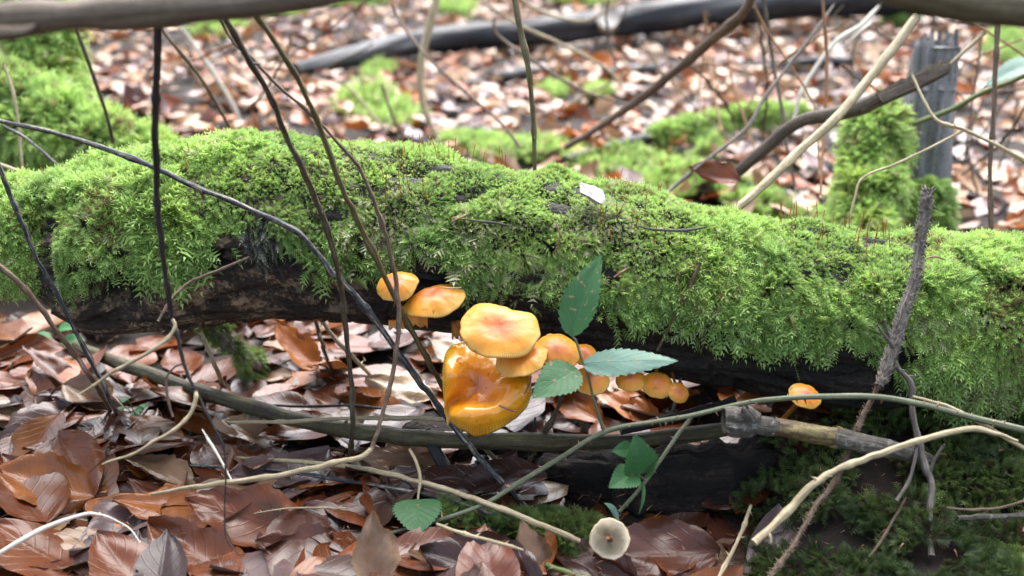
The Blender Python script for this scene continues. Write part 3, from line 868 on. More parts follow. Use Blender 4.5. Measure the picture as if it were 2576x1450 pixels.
PW = np.array([.31, .07, .13, .22, .08, .01, .18])
PWB = np.array([.15, .33, .03, .17, .18, .12, .02])
def scatter_leaves():
    n = 0
    tries = 0
    while n < 165 and tries < 4000:                         # nearest ones, in front of and under the log
        tries += 1
        u, v = rs.uniform(-60, 2300), rs.uniform(790, 1490)
        if u > 1750 and v > 1020: continue
        if u > 1250 and 1110 < v < 1330: continue
        if u > 1850 or (abs(u - 1534) < 90 and v > 1290): continue
        p, d = atg(u, v, rs.uniform(.002, .016))
        (V, q, uv), L = rand_leaf(13, 17, 1.18, .42)
        tilt = abs(rs.normal()) * .13
        V = place_leaf(V, L, p, rs.rand() * 6.283, tilt, rs.rand() * 6.283)
        low = (V[:, 2] - gz(V[:, 0], V[:, 1])).min(); V[:, 2] += max(0, .001 - low)
        ci = rs.choice(7, p=PW)
        leaf_thing(V, q, uv, ci, np.array(PAL[ci][1]) * rs.uniform(.6, 1.1), ('broad ' if L > .068 else 'small ' if L < .054 else '') + ('flat glossy' if tilt < .10 else 'tilted wet' if tilt < .25 else 'upturned'), p, GF)
        n += 1
    n = 0
    while n < 105:                                          # just behind the log
        u, v = rs.uniform(0, 2576), rs.uniform(230, 590)
        top = np.interp(u, [0, 300, 560, 1000, 1350, 1650, 2100, 2576], [440, 380, 345, 370, 425, 500, 580, 595])
        if v > top - 5 or v < top - 190: continue
        p, d = atg(u, v, rs.uniform(.004, .03))
        (V, q, uv), L = rand_leaf(9, 13, 1.0, 1.0)
        tilt = abs(rs.normal()) * .38
        V = place_leaf(V, L, p, rs.rand() * 6.283, tilt, rs.rand() * 6.283)
        ci = rs.choice(7, p=PWB)
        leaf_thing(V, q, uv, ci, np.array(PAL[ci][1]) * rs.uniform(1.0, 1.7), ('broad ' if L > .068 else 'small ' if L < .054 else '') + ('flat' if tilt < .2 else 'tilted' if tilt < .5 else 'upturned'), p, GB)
        n += 1
    # the rest of the litter, one mass
    Vs, Qs, Us, Cs = [], [], [], []
    base = 0
    def add(x, y, g, lift, nu, nv, wild, tl, pw):
        nonlocal base
        (V, q, uv), L = rand_leaf(nu, nv, 1.0, wild)
        p = np.array([x, y, g + lift])
        V = place_leaf(V, L, p, rs.rand() * 6.283, abs(rs.normal()) * tl, rs.rand() * 6.283)
        ci = rs.choice(7, p=pw)
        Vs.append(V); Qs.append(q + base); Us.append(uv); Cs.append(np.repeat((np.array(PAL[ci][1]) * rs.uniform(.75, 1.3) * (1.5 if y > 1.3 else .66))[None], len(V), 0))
        base += len(V)
    y = rs.uniform(.40, 1.08, 1150); x = rs.uniform(-.58, .62, 1150) * (y + .25); g = gz(x, y)
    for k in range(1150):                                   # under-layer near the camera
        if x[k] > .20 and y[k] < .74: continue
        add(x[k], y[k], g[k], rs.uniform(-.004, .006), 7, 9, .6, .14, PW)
    nb = 13000
    y = .98 + 6.6 * rs.rand(nb) ** .78; x = rs.uniform(-1, 1, nb) * (.66 * y + .25); g = gz(x, y)
    for k in range(nb):
        add(x[k], y[k], g[k], rs.uniform(-.004, .022), 5, 7, 1.1, .38, PWB if y[k] > 1.3 else PW)
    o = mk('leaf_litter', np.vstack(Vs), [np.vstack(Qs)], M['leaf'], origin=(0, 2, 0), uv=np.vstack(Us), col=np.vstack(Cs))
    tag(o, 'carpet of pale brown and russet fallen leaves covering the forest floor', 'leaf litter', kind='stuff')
scatter_leaves()

def needles():
    n0, n1 = 900, 50
    u = np.concatenate([rs.uniform(-50, 1900, n0), rs.uniform(2000, 2576, n1)]); v = np.concatenate([rs.uniform(830, 1470, n0), rs.uniform(1150, 1450, n1)])
    P, _ = atgs(u, v, .014)
    V, Fc = [], []
    for p in P:
        p = p + Z * rs.uniform(-.008, .008)
        a = rs.rand() * 6.283
        dr = unit([math.cos(a), math.sin(a), rs.normal() * .25]); sd = unit(np.cross(dr, Z))
        l, w = rs.uniform(.006, .012), .0005
        b = len(V)
        V += [p - dr * l / 2 - sd * w, p - dr * l / 2 + sd * w, p + dr * l / 2, p + Z * w * 1.5]
        Fc += [[b, b + 1, b + 3], [b + 1, b + 2, b + 3], [b + 2, b, b + 3]]
    o = mk('spruce_needles', np.array(V), [np.array(Fc)], M['needle'], origin=(0, .7, 0), smooth=False)
    tag(o, 'tiny dry brown spruce needles sprinkled over the wet litter', 'needles', kind='stuff')
needles()

# ------------------------------------------------------------------ mushrooms
def axis_cam(a): return unit(RIGHT * a[0] + UP * a[1] - FWD * a[2])
MG = 'orange velvety mushrooms growing from the log'
def mushroom(label, c, R, ax, roll=0.0, h=.32, p=2.2, dent=0.0, out=None, wave=(0, 0, 0), base=None, sr=.12, ysc=1.0, mats=('cap', 'gills', 'stipe'), hfun=None, group=MG, na=96, zg=1.0, thick=.06):
    u, v, d = c
    ctr = at(u, v, d); R = R * d / F
    A = axis_cam(ax)
    x = RIGHT * math.cos(roll) + UP * math.sin(roll)
    X = unit(x - A * (x @ A)); Y = np.cross(A, X)
    a = np.linspace(0, 2 * math.pi, na + 1)[:-1]
    of = np.ones(na)
    if out is not None:
        oa = np.radians([k for k, _ in out]); ov = np.array([w for _, w in out])
        oa = np.concatenate([oa - 2 * math.pi, oa, oa + 2 * math.pi]); ov = np.tile(ov, 3)
        of = np.interp(a, oa, ov)
        ker = np.ones(7) / 7
        of = np.convolve(np.concatenate([of[-3:], of, of[:3]]), ker, 'valid')
    of = of * (1 + .03 * (vn(np.stack([np.cos(a) * 5, np.sin(a) * 5, 0 * a + u], 1)) - .5) * 2)
    nr = 22
    t = np.linspace(0, 1, nr + 1)[1:]
    Tg, Ag = np.meshgrid(t, a, indexing='ij'); Og = np.broadcast_to(of, Tg.shape)
    def H(T, Aa):
        g = h * (1 - T ** p) - dent * np.exp(-(T / .33) ** 2) + wave[0] * T ** 4 * np.sin(wave[1] * Aa + wave[2] + 1.2 * np.cos(Aa))
        g = g + .07 * (fbm(np.stack([T * np.cos(Aa) * 2.2 + u, T * np.sin(Aa) * 2.2, 0 * T], -1), 2) - .5)
        if hfun: g = g + hfun(T, Aa)
        return g
    def pt(T, Aa, O, hh): return ctr + R * ((T * O * np.cos(Aa))[..., None] * X + (T * O * np.sin(Aa) * ysc)[..., None] * Y + hh[..., None] * A)
    Hg = H(Tg, Ag)
    top = pt(Tg, Ag, Og, Hg).reshape(-1, 3)
    c0 = (ctr + R * float(H(np.array([0.001]), np.array([0.0]))[0]) * A)[None]
    # rolled margin: two more rings turning under
    e1 = pt(np.full(na, 1.012), a, of, Hg[-1] - thick * .5).reshape(-1, 3)
    e2 = pt(np.full(na, .965), a, of, Hg[-1] - thick).reshape(-1, 3)
    V = np.vstack([c0, top, e1, e2])
    uv = [[0, 0]] + list(np.stack([Ag.ravel() / 6.283, Tg.ravel()], 1)) + list(np.stack([a / 6.283, a * 0 + 1], 1)) * 2
    rings = nr + 2
    j = np.arange(na); j2 = (j + 1) % na
    tri = np.stack([np.zeros(na, int), 1 + j, 1 + j2], 1)
    q = np.vstack([np.stack([1 + i * na + j, 1 + (i + 1) * na + j, 1 + (i + 1) * na + j2, 1 + i * na + j2], 1) for i in range(rings - 1)])
    bpt = at(*base) if base else ctr - A * R * .9
    th = empty('mushroom', bpt); tag(th, label, 'mushroom', group)
    mk('cap', V, [tri, q], M[mats[0]], th, uv=np.array(uv))
    # gills: radial plates under the cap, zigzag sheet
    ng = 168
    ga = np.linspace(0, 2 * math.pi, ng + 1)[:-1]; go = np.interp(ga, np.append(a, 2 * math.pi), np.append(of, of[0]))
    gt = np.linspace(.968, .13, 8)
    GT, GA = np.meshgrid(gt, ga, indexing='ij')
    zig = np.where(np.arange(ng) % 2 == 0, 0.0, -.075)[None] * np.ones_like(GT) * np.sin(math.pi * np.clip((1 - GT) / .9, .08, .92))
    zig = zig * zg
    GH = H(GT, GA) - thick - .02 * (1 - GT) + zig - .10 * (1 - GT) ** 2 * min(1, h * 5)
    GV = pt(GT, GA, np.broadcast_to(go, GT.shape), GH).reshape(-1, 3)
    j = np.arange(ng); j2 = (j + 1) % ng
    gq = np.vstack([np.stack([i * ng + j2, i * ng + j, (i + 1) * ng + j, (i + 1) * ng + j2], 1)[:, ::-1] for i in range(7)])
    mk('gills', GV, [gq], M[mats[1]], th, smooth=False)
    s0 = ctr + A * R * (float(H(np.array([.05]), np.array([0.0]))[0]) - thick - .12)
    mid = (s0 + bpt) / 2 - A * R * .15
    q_ = cr([[*s0, R * sr * 1.3], [*mid, R * sr], [*bpt, R * sr * 1.1]], 6)
    Vs, Fs, uvs = tube_mesh(q_[:, :3], q_[:, 3], 12, .1)
    mk('stem', Vs, Fs, M[mats[2]], th, uv=uvs)
    return th

mushroom('rounded orange mushroom, topmost and leftmost on the log, crossed by two stems', (1000, 716, .772), 55, (-.15, .62, .78), .0, .42, 2.0, .04, [(0, 1), (30, .92), (60, .8), (110, .75), (180, .98), (250, .95), (300, 1.02), (335, .9)], (.05, 3, 1), (1030, 690, .835))
mushroom('elongated tilted orange mushroom just right of the topmost one', (1092, 755, .775), 80, (-.16, .80, .58), .25, .34, 2.4, .07, [(0, 1), (45, .95), (90, .72), (135, .78), (180, 1), (230, 1), (270, .92), (320, 1)], (.05, 2, .5), (1110, 745, .83), ysc=.92)
mushroom('big pale orange kidney shaped mushroom highest in the central cluster', (1258, 828, .748), 101, (.05, .56, .83), .0, .17, 2.6, .07, [(0, .98), (20, 1.0), (38, .98), (55, .74), (75, .70), (100, .84), (125, 1.06), (150, 1.0), (180, 1.0), (225, 1), (270, .96), (315, 1.02)], (.045, 4, 2), (1300, 800, .825), ysc=.86)
mushroom('orange mushroom cap tucked beneath the right edge of the big kidney shaped one', (1312, 902, .752), 66, (-.25, .75, .6), -.15, .34, 2.2, .0, None, (.04, 3, 0), (1340, 860, .83))
mushroom('smooth domed orange mushroom left of the upright bramble leaf stalk', (1398, 886, .758), 61, (.05, .55, .82), -.15, .40, 2.0, .02, [(0, 1.0), (90, .9), (150, .92), (180, .88), (225, .95), (270, 1.0), (315, 1.0)], (.05, 2, 2), (1410, 850, .825))
mushroom('small orange mushroom directly behind the bramble leaf stalk', (1470, 892, .775), 32, (.1, .55, .8), 0, .4, 2, 0, None, (.04, 3, 0), (1480, 870, .82))
mushroom('shiny orange mushroom under the pale bramble leaf, split by its dark stalk', (1487, 958, .786), 46, (.0, .70, .70), 0, .42, 2.1, 0, None, (.03, 3, 1), (1490, 900, .825))
mushroom('flat topped yellow mushroom half hidden beneath the tip of the pale bramble leaf', (1587, 957, .795), 38, (-.1, .75, .62), -.1, .40, 2.1, 0, None, (.03, 3, 1), (1590, 915, .825))
mushroom('round domed yellow mushroom, middle one of the small trio on the right', (1655, 969, .790), 39, (.0, .62, .78), 0, .52, 2.0, 0, None, (.02, 3, 1), (1650, 920, .825))
mushroom('smallest pale yellow mushroom at the right end of the trio', (1706, 988, .786), 28, (.25, .42, .86), 0, .38, 2.1, .02, None, (.02, 3, 1), (1690, 935, .825))
mushroom('lone pale yellow mushroom on a dark orange stem right of the others', (2025, 996, .762), 43, (.15, .62, .76), -.1, .30, 2.0, 0, [(0, 1), (90, .85), (180, 1), (270, .85)], (.03, 3, 1), (1962, 1062, .83), sr=.15)

# the wavy funnel-shaped one at the bottom of the cluster: profiles from the sunken middle to the margin (u, v, millimetre-like lift towards the lens)
WC = (1203, 972, 0)
WAVY = [[(1240, 972, 15), (1288, 966, 40), (1324, 970, 42), (1337, 984, 20)],
        [(1235, 992, 19), (1273, 1003, 60), (1303, 1020, 50), (1318, 1034, 22)],
        [(1222, 1000, 18), (1243, 1022, 66), (1262, 1050, 62), (1272, 1071, 36)],
        [(1203, 998, 14), (1203, 1024, 72), (1203, 1064, 78), (1204, 1098, 38)],
        [(1188, 1000, 9), (1168, 1024, 70), (1160, 1055, 74), (1160, 1082, 40)],
        [(1178, 1002, 3), (1148, 1024, 42), (1134, 1042, 54), (1133, 1060, 40)],
        [(1176, 990, -1), (1146, 1006, -16), (1128, 1024, -4), (1126, 1066, 6)],
        [(1175, 976, 2), (1145, 984, 14), (1124, 996, 16), (1116, 1004, 6)],
        [(1178, 958, 8), (1148, 948, 34), (1124, 938, 30), (1113, 934, 6)],
        [(1184, 944, 8), (1160, 915, 14), (1138, 892, 2), (1126, 880, -14)],
        [(1196, 936, 2), (1184, 905, -6), (1174, 878, -24), (1168, 860, -38)],
        [(1208, 938, -3), (1214, 908, -22), (1220, 880, -42), (1222, 862, -54)],
        [(1224, 948, 2), (1250, 918, -16), (1272, 892, -34), (1284, 876, -44)],
        [(1236, 960, 10), (1274, 944, 4), (1304, 928, -10), (1324, 916, -12)]]
def wavy_mushroom():
    d0 = .764
    K = len(WAVY)
    rad = [cr([WC] + w, 7) for w in WAVY]                  # 14 x 29 x 3
    rad = np.array(rad)
    per = np.concatenate([rad[-2:], rad, rad[:3]], 0)
    m = 11
    G = []
    for i in range(2, K + 2):
        for t in np.arange(m) / m:
            a, b, c, d = per[i - 1], per[i], per[i + 1], per[i + 2]
            G.append(0.5 * (2 * b + (c - a) * t + (2 * a - 5 * b + 4 * c - d) * t ** 2 + (3 * b - a - 3 * c + d) * t ** 3))
    G = np.array(G)                                         # na x nr x 3
    na, nr = G.shape[:2]
    T = np.linspace(0, 1, nr)
    an = np.arange(na) / na * 2 * math.pi
    nz = fbm(np.stack([np.cos(an)[:, None] * T * 4 + 3, np.sin(an)[:, None] * T * 4, 0 * an[:, None] + T * 0 + 2], -1), 3) - .5
    G[..., 2] += 14 * nz * T ** 1.5 + 2.0 * np.sin(an[:, None] * 17 + nz * 9) * sm(T, .75, 1)
    n2 = fbm(np.stack([np.cos(an)[:, None] * T * 13 + 8, np.sin(an)[:, None] * T * 13, 0 * an[:, None] + T * 0 + 6], -1), 3) - .5
    G[..., 2] += 2.5 * n2 * sm(T, .05, .3)
    G[..., 1] += 5 * (vn(np.stack([np.cos(an) * 6, np.sin(an) * 6, an * 0], 1)) - .5)[:, None] * sm(T, .8, 1)
    S = d0 / F
    P = np.array([[at(g[0], g[1], d0 - g[2] * S * 1.1) for g in row] for row in G])
    du = np.roll(P, -1, 0) - np.roll(P, 1, 0); dr = np.gradient(P, axis=1)
    Nn = unit(np.cross(dr, du)); Nn = np.where((Nn @ FWD)[..., None] > 0, -Nn, Nn); Nn[:, 0] = -FWD
    th = empty('mushroom', at(1290, 880, .83)); tag(th, 'largest wavy glossy orange mushroom, lowest of the cluster, folded into a funnel', 'mushroom', MG)
    thick = .0028 * (1 - .72 * T ** 2)[None, :, None]
    bot = P - Nn * thick - FWD * 0
    V = np.vstack([P.reshape(-1, 3), bot.reshape(-1, 3)])
    i, j = np.meshgrid(np.arange(na), np.arange(nr - 1), indexing='ij')
    i2 = (i + 1) % na
    top = np.stack([i * nr + j, i * nr + j + 1, i2 * nr + j + 1, i2 * nr + j], -1).reshape(-1, 4)
    o = na * nr
    low = top[:, ::-1] + o
    a = np.arange(na); a2 = (a + 1) % na; e = nr - 1
    rim = np.stack([a * nr + e, o + a * nr + e, o + a2 * nr + e, a2 * nr + e], -1)
    uv = np.stack([np.repeat(an / 6.283, nr), np.tile(T, na)], 1); uv = np.vstack([uv, uv])
    mk('cap', V, [top, low, rim], M['wetcap'], th, uv=uv)
    q = cr([[*(at(1210, 975, d0 + .012)), .005], [*at(1250, 930, d0 + .03), .0045], [*at(1290, 880, .83), .005]], 6)
    V, Fs, uv = tube_mesh(q[:, :3], q[:, 3], 12, .1); mk('stem', V, Fs, M['stipe'], th, uv=uv)
wavy_mushroom()
# pale one lying upside down on the ground
mushroom('pale cream mushroom cap lying upturned on the litter with gills showing', (1534, 1357, .694), 51, (-.06, -.24, -.96), 0, .04, 2.2, 0, [(0, 1), (40, .94), (75, 1.0), (120, .93), (170, 1.02), (215, .95), (250, 1.03), (300, .97), (335, 1.02)], (.07, 3, 1), (1530, 1350, .683), sr=.12, zg=1.3, thick=.03, mats=('palecap', 'palegills', 'stub'), group='pale mushrooms on the ground')

def torn(label, c, wpx, hpx, ax, seed, mat='cap'):
    """ragged remnant of a broken cap: thick torn sheet"""
    r2 = np.random.RandomState(seed)
    ctr = at(*c); s = c[2] / F
    A = axis_cam(ax); X = unit(RIGHT - A * (RIGHT @ A)); Y = np.cross(A, X)
    n = 26
    xs = np.linspace(-1, 1, n)
    lo = -.55 - .45 * (np.abs(np.sin(xs * 4.2 + seed)) * r2.uniform(.5, 1, n)); hi = .45 + .15 * r2.rand(n)
    V, Fc = [], []
    for k in range(n):
        for m_, b in enumerate(np.linspace(0, 1, 6)):
            y = lo[k] + (hi[k] - lo[k]) * b
            z = .25 * (1 - xs[k] ** 2) + .25 * b + .07 * math.sin(6 * xs[k])
            for th in (0, -.12):
                V.append(ctr + s * (X * xs[k] * wpx / 2 + Y * y * hpx / 2 + A * (z + th) * hpx * .5))
    V = np.array(V)
    def id(k, m_, t): return (k * 6 + m_) * 2 + t
    for k in range(n - 1):
        for m_ in range(5):
            Fc.append([id(k, m_, 0), id(k + 1, m_, 0), id(k + 1, m_ + 1, 0), id(k, m_ + 1, 0)])
            Fc.append([id(k, m_, 1), id(k, m_ + 1, 1), id(k + 1, m_ + 1, 1), id(k + 1, m_, 1)])
        Fc.append([id(k, 0, 0), id(k, 0, 1), id(k + 1, 0, 1), id(k + 1, 0, 0)])
        Fc.append([id(k, 5, 0), id(k + 1, 5, 0), id(k + 1, 5, 1), id(k, 5, 1)])
    uv = np.stack([np.repeat(np.linspace(0, 1, n), 12) * .3, np.tile(np.repeat(np.linspace(.8, .4, 6), 2), n)], 1)
    o = mk('mushroom', V, [np.array(Fc)], M[mat], origin=ctr, uv=uv)
    tag(o, label, 'mushroom', MG)
torn('torn yellow mushroom remnant with ragged edge under the elongated one', (1045, 803, .800), 62, 54, (.1, .3, .9), 3)
torn('ragged chewed mushroom scrap left of the green stem, lowest under the topmost cap', (1000, 815, .803), 46, 34, (-.2, .3, .9), 5)
torn('dark orange torn mushroom scrap at the left edge of the kidney shaped cap', (1156, 828, .803), 40, 64, (-.3, .3, .8), 9, 'stipe')

# ------------------------------------------------------------------ bramble and other green leaves
def green_leaf(base, tip, wfrac, up, mat, parent, nu=11, nv=61, teeth=12, cup=.25, arch=.1, flip=False, heart=False, name='leaf'):
    b, t = np.asarray(base), np.asarray(tip)
    Yd = unit(t - b); L = np.linalg.norm(t - b)
    Nn = unit(up - Yd * (np.asarray(up) @ Yd)); Xd = np.cross(Yd, Nn)
    a = np.linspace(-1, 1, nu); bb = np.linspace(0, 1, nv)
    B, A = np.meshgrid(bb, a, indexing='ij')
    pr = np.sin(math.pi * B ** .72) ** .8 * (1 - .25 * B) if not heart else np.sin(math.pi * B ** .6) ** .62
    pr = np.maximum(pr, .015)
    tooth = 1 + .17 * (((B * teeth) % 1) - .5) * (np.abs(A) > .99) + .05 * (vn(np.stack([B * 5 + rs.rand() * 30, np.sign(A) * 2, 0 * A], -1)) - .5)
    X = A * pr * tooth * wfrac * L / 2
    Zz = cup * np.abs(X) * .8 + arch * L * np.sin(math.pi * B) + .02 * L * (fbm(np.stack([A * 2, B * 4, A * 0 + rs.rand() * 30], -1), 2) - .5)
    vv = B - .35 * np.abs(A)
    Zz = Zz + .012 * L * (np.abs(((vv * 7) % 1) - .5) - .25) * np.abs(A)
    V = b + X[..., None] * Xd + (B * L)[..., None] * Yd + Zz[..., None] * Nn
    V = V.reshape(-1, 3)
    i, j = np.meshgrid(np.arange(nv - 1), np.arange(nu - 1), indexing='ij')
    q = np.stack([i * nu + j, i * nu + j + 1, (i + 1) * nu + j + 1, (i + 1) * nu + j], -1).reshape(-1, 4)
    if flip: q = q[:, ::-1]
    uv = np.stack([A * .5 + .5, B], -1).reshape(-1, 2)
    o = mk(name, V, [q], M[mat], parent, uv=uv)
    return o
TOC = -FWD
def build_bramble():
    pts = [(977, 1343, .735, 9), (1092, 1313, .735, 11), (1212, 1272, .735, 12), (1297, 1220, .735, 13), (1400, 1159, .738, 13), (1520, 1087, .742, 14), (1640, 1063, .745, 13), (1738, 1046, .745, 13),
           (1858, 1018, .742, 13), (1944, 1005, .738, 14), (2067, 998, .733, 15), (2200, 998, .728, 16), (2320, 1018, .724, 16), (2423, 1046, .72, 17), (2576, 1083, .715, 18), (2750, 1135, .71, 18)]
    C, R = res(pts, .3)
    th = empty('bramble', at(2576, 1083, .715)); tag(th, 'thorny arching bramble cane with a green three part leaf across the mushrooms', 'bramble')
    def part(nm, pts, mat='cane', prick=None, sides=9):
        C, R = res(pts, .25)
        V, Fs, uv = tube_mesh(C, R, sides, .06)
        p = mk(nm, V, Fs, M[mat], th, uv=uv)
        if prick: mk('prickles', *thorns(C, R, *prick), M['thorn'], p).__setitem__('kind', 'stuff')
        return p
    part('cane', pts, prick=(46, 14))
    part('petiole', [(1520, 1087, .742, 10), (1508, 1050, .740, 8), (1492, 1000, .738, 7), (1478, 940, .736, 7), (1464, 905, .735, 7), (1450, 860, .736, 6), (1440, 848, .737, 5)], prick=(8, 8))
    o = green_leaf(at(1438, 848, .737), at(1512, 640, .752), .50, TOC * .8 + RIGHT * -.45 + UP * .1, 'bramble', th, cup=.45, arch=.04)
    o['label'] = 'dark upright leaflet pointing up against the moss'
    o = green_leaf(at(1466, 915, .735), at(1706, 908, .715), .42, -(TOC * .72 + UP * .68), 'bramble', th, cup=.15, arch=-.03)
    o['label'] = 'pale mint coloured leaflet pointing right'
    o = green_leaf(at(1452, 928, .735), at(1340, 1003, .715), .80, TOC * .75 + UP * .6, 'bramble', th, cup=.15, arch=.05)
    o['label'] = 'broad dark leaflet pointing down to the left with tan spots'
    part('side_shoot', [(1738, 1050, .745, 12), (1705, 1095, .742, 11), (1660, 1160, .738, 10), (1610, 1230, .735, 10), (1558, 1288, .733, 9)], prick=(16, 11))
    part('petiole', [(1622, 1208, .735, 6), (1612, 1200, .733, 5), (1602, 1193, .732, 5)])
    green_leaf(at(1604, 1196, .733), at(1596, 1092, .722), .92, TOC + RIGHT * .3 + UP * .2, 'brambleyoung', th, cup=.3)
    green_leaf(at(1603, 1194, .732), at(1531, 1228, .720), .90, TOC * .7 + UP * .6, 'brambleyoung', th, cup=.3)
    green_leaf(at(1590, 1130, .73), at(1538, 1135, .722), .8, TOC + UP * .2, 'brambleyoung', th, cup=.2)
    green_leaf(at(1618, 1205, .735), at(1652, 1153, .728), .28, TOC + RIGHT * .5, 'brambleyoung', th, nu=7, nv=13, cup=.5)
    green_leaf(at(1618, 1212, .735), at(1606, 1296, .728), .16, TOC + RIGHT * .5, 'brambleyoung', th, nu=7, nv=13, cup=.5)
    green_leaf(at(1520, 1266, .732), at(1556, 1322, .722), .50, TOC * .5 + RIGHT * .6 + UP * .2, 'bramble', th, nu=9, nv=45, cup=.5, arch=.1, flip=True)
build_bramble()

th = empty('bramble_seedling', at(1062, 1250, .745)); tag(th, 'single round green leaf with brown marks on a pale curved stalk', 'seedling')
C, R = res([(1030, 1130, .765, 8), (1048, 1165, .76, 9), (1057, 1205, .755, 9), (1052, 1252, .75, 6), (1050, 1275, .745, 5)], .2)
V, Fs, uv = tube_mesh(C, R, 8, .06); mk('petiole', V, Fs, M['straw'], th, uv=uv)
green_leaf(at(1052, 1256, .748), at(1050, 1343, .722), 1.12, TOC * .75 + UP * .65, 'bramble', th, heart=True, cup=.08, arch=.06)

def seedling(name, label, u, v, d, spots, size, mat='herb'):
    b, dd = atg(u, v, .0)
    th = empty(name, b); tag(th, label, 'seedling')
    for (du, dv) in spots:
        c = at(u + du, v + dv, dd * d)
        rows = [[*b, .0006], [*(b * .5 + c * .5 + Z * .004), .0005], [*c, .0004]]
        q = cr(rows, 5); V, Fs, uv = tube_mesh(q[:, :3], q[:, 3], 6, .05); mk('stalk', V, Fs, M['green'], th, uv=uv)
        a = rs.rand() * 6.28
        dr = unit([math.cos(a), math.sin(a) - .4, .1])
        green_leaf(c, c + dr * size * rs.uniform(.8, 1.2), .8, Z + TOC * .4, mat, th, nu=7, nv=11, teeth=5, heart=True)
seedling('woodland_seedling', 'tiny green seedling among the leaves below the left twigs', 345, 1062, .985, [(-35, -38), (-25, -60), (-5, -30), (10, -20), (18, -45), (-45, -15), (25, -5)], .011)
seedling('woodland_seedling', 'small teal green toothed seedling under the broken log end', 125, 880, .985, [(-28, -10), (8, -28), (20, -50), (30, -15)], .022)

# ------------------------------------------------------------------ upright and leaning stems in front of the log
twig('dead_stalk', 'upright black dead stem before the left of the log with pale curved side twigs', 'stem', 'black',
     [(404, -110, .55, 23), (399, 0, .57, 23), (394, 185, .60, 19), (390, 325, .62, 18), (394, 428, .64, 17), (394, 496, .655, 15), (406, 607, .67, 14), (419, 709, .685, 13), (433, 802, .70, 12), (449, 857, .70, 11),
      (462, 915, .70, 10), (483, 966, .70, 8), (493, 984, .70, 8), (531, 1061, .70, 6), (562, 1124, .70, 6), (568, 1193, .70, 5), (565, 1278, .70, 4), (570, 1354, .695, 4), (606, 1402, .69, 3)], nodes=7, prick=(90, 5),
     branches=[dict(mat='straw', nodes=4, pts=[(433, 802, .70, 9), (440, 822, .698, 10), (421, 853, .695, 10), (383, 880, .69, 9), (325, 915, .69, 9), (274, 942, .69, 8), (240, 968, .69, 7), (200, 992, .69, 4)]),
               dict(mat='straw', nodes=6, pts=[(493, 984, .70, 8), (493, 1008, .697, 10), (479, 1042, .694, 10), (445, 1076, .69, 9), (394, 1107, .685, 8), (336, 1141, .68, 6), (274, 1162, .68, 5), (257, 1169, .68, 3)]),
               dict(mat='brown', pts=[(462, 915, .70, 5), (438, 925, .699, 5), (418, 955, .698, 6), (422, 1005, .698, 7), (435, 1049, .698, 6)])])
twig('dead_stalk', 'brown and black leaning dead stem, left one of the pair crossing the log', 'stem', 'oliveblack',
     [(520, -40, .62, 14), (568, 51, .64, 14), (633, 161, .66, 15), (685, 257, .68, 15), (719, 342, .70, 15), (770, 445, .715, 15), (810, 540, .73, 15), (835, 620, .74, 14), (850, 690, .75, 13), (862, 760, .76, 13), (875, 870, .77, 13),
      (885, 980, .78, 13), (885, 1100, .79, 12), (872, 1190, ('g', .004), 10)], nodes=6, prick=(60, 5))
twig('dead_stalk', 'grooved olive green dead stem leaning down right past the topmost mushroom', 'stem', 'olive',
     [(590, -40, .62, 14), (650, 45, .64, 14), (720, 150, .66, 14), (775, 250, .68, 14), (812, 345, .70, 14), (859, 470, .715, 15), (895, 545, .73, 15), (938, 634, .745, 15), (999, 760, .762, 15), (1023, 812, .77, 15), (1071, 898, .785, 15), (1109, 963, .80, 14),
      (1150, 1040, .81, 14), (1191, 1097, .815, 14), (1256, 1165, .82, 14), (1331, 1227, .82, 13), (1431, 1296, .82, 11)], nodes=6, rough=.06)
twig('dead_stalk', 'thin hairy brown vine curving down then bending left as a pale straw stem', 'stem', 'brown',
     [(520, 0, .67, 7), (555, 51, .68, 7), (589, 110, .69, 7), (633, 147, .695, 7), (702, 219, .70, 8), (770, 277, .71, 8), (822, 329, .72, 9), (872, 383, .725, 9), (905, 425, .73, 10), (934, 490, .735, 10), (958, 555, .74, 11), (982, 634, .745, 12), (996, 716, .75, 13),
      (1003, 795, .75, 13), (999, 863, .75, 12), (989, 932, .75, 12), (965, 1032, .745, 11), (951, 1083, .742, 12), (936, 1128, .74, 13)], nodes=5, prick=(160, 5),
     branches=[dict(mat='straw', name='lower_stem', nodes=3, pts=[(936, 1130, .74, 13), (903, 1152, .735, 14), (852, 1163, .735, 14), (787, 1179, .735, 14), (685, 1200, .735, 14), (582, 1213, .735, 14), (496, 1224, .735, 11), (377, 1244, .735, 6)], prick=(60, 4))])
twig('dead_stalk', 'long blue black and straw coloured stem slanting across the log from the left edge', 'stem', 'blue',
     [(-120, 290, .70, 11), (0, 306, .705, 11), (137, 334, .71, 12), (325, 397, .715, 13), (394, 425, .72, 13), (490, 470, .73, 14), (561, 496, .735, 14), (644, 535, .745, 14), (753, 589, .755, 14), (832, 682, .765, 15), (852, 699, .768, 15), (903, 754, .775, 16),
      (955, 822, .78, 16), (1006, 894, .782, 16), (1057, 963, .785, 16), (1092, 1008, .786, 16), (1143, 1073, .787, 16), (1194, 1138, .785, 16), (1249, 1200, .78, 17), (1294, 1244, .775, 16), (1348, 1316, .77, 15), (1400, 1381, .765, 11)], nodes=6, rough=.06)
twig('dead_stalk', 'dark slender stem leaning over the shaggy moss at the left edge', 'stem', 'blue',
     [(-40, 330, .70, 11), (0, 425, .71, 11), (24, 493, .72, 12), (62, 572, .73, 12), (92, 651, .745, 11), (130, 716, .76, 11), (161, 778, .77, 11), (205, 863, .785, 11), (250, 949, .80, 11), (274, 1004, .81, 10), (301, 1052, ('g', .004), 9)], nodes=3)
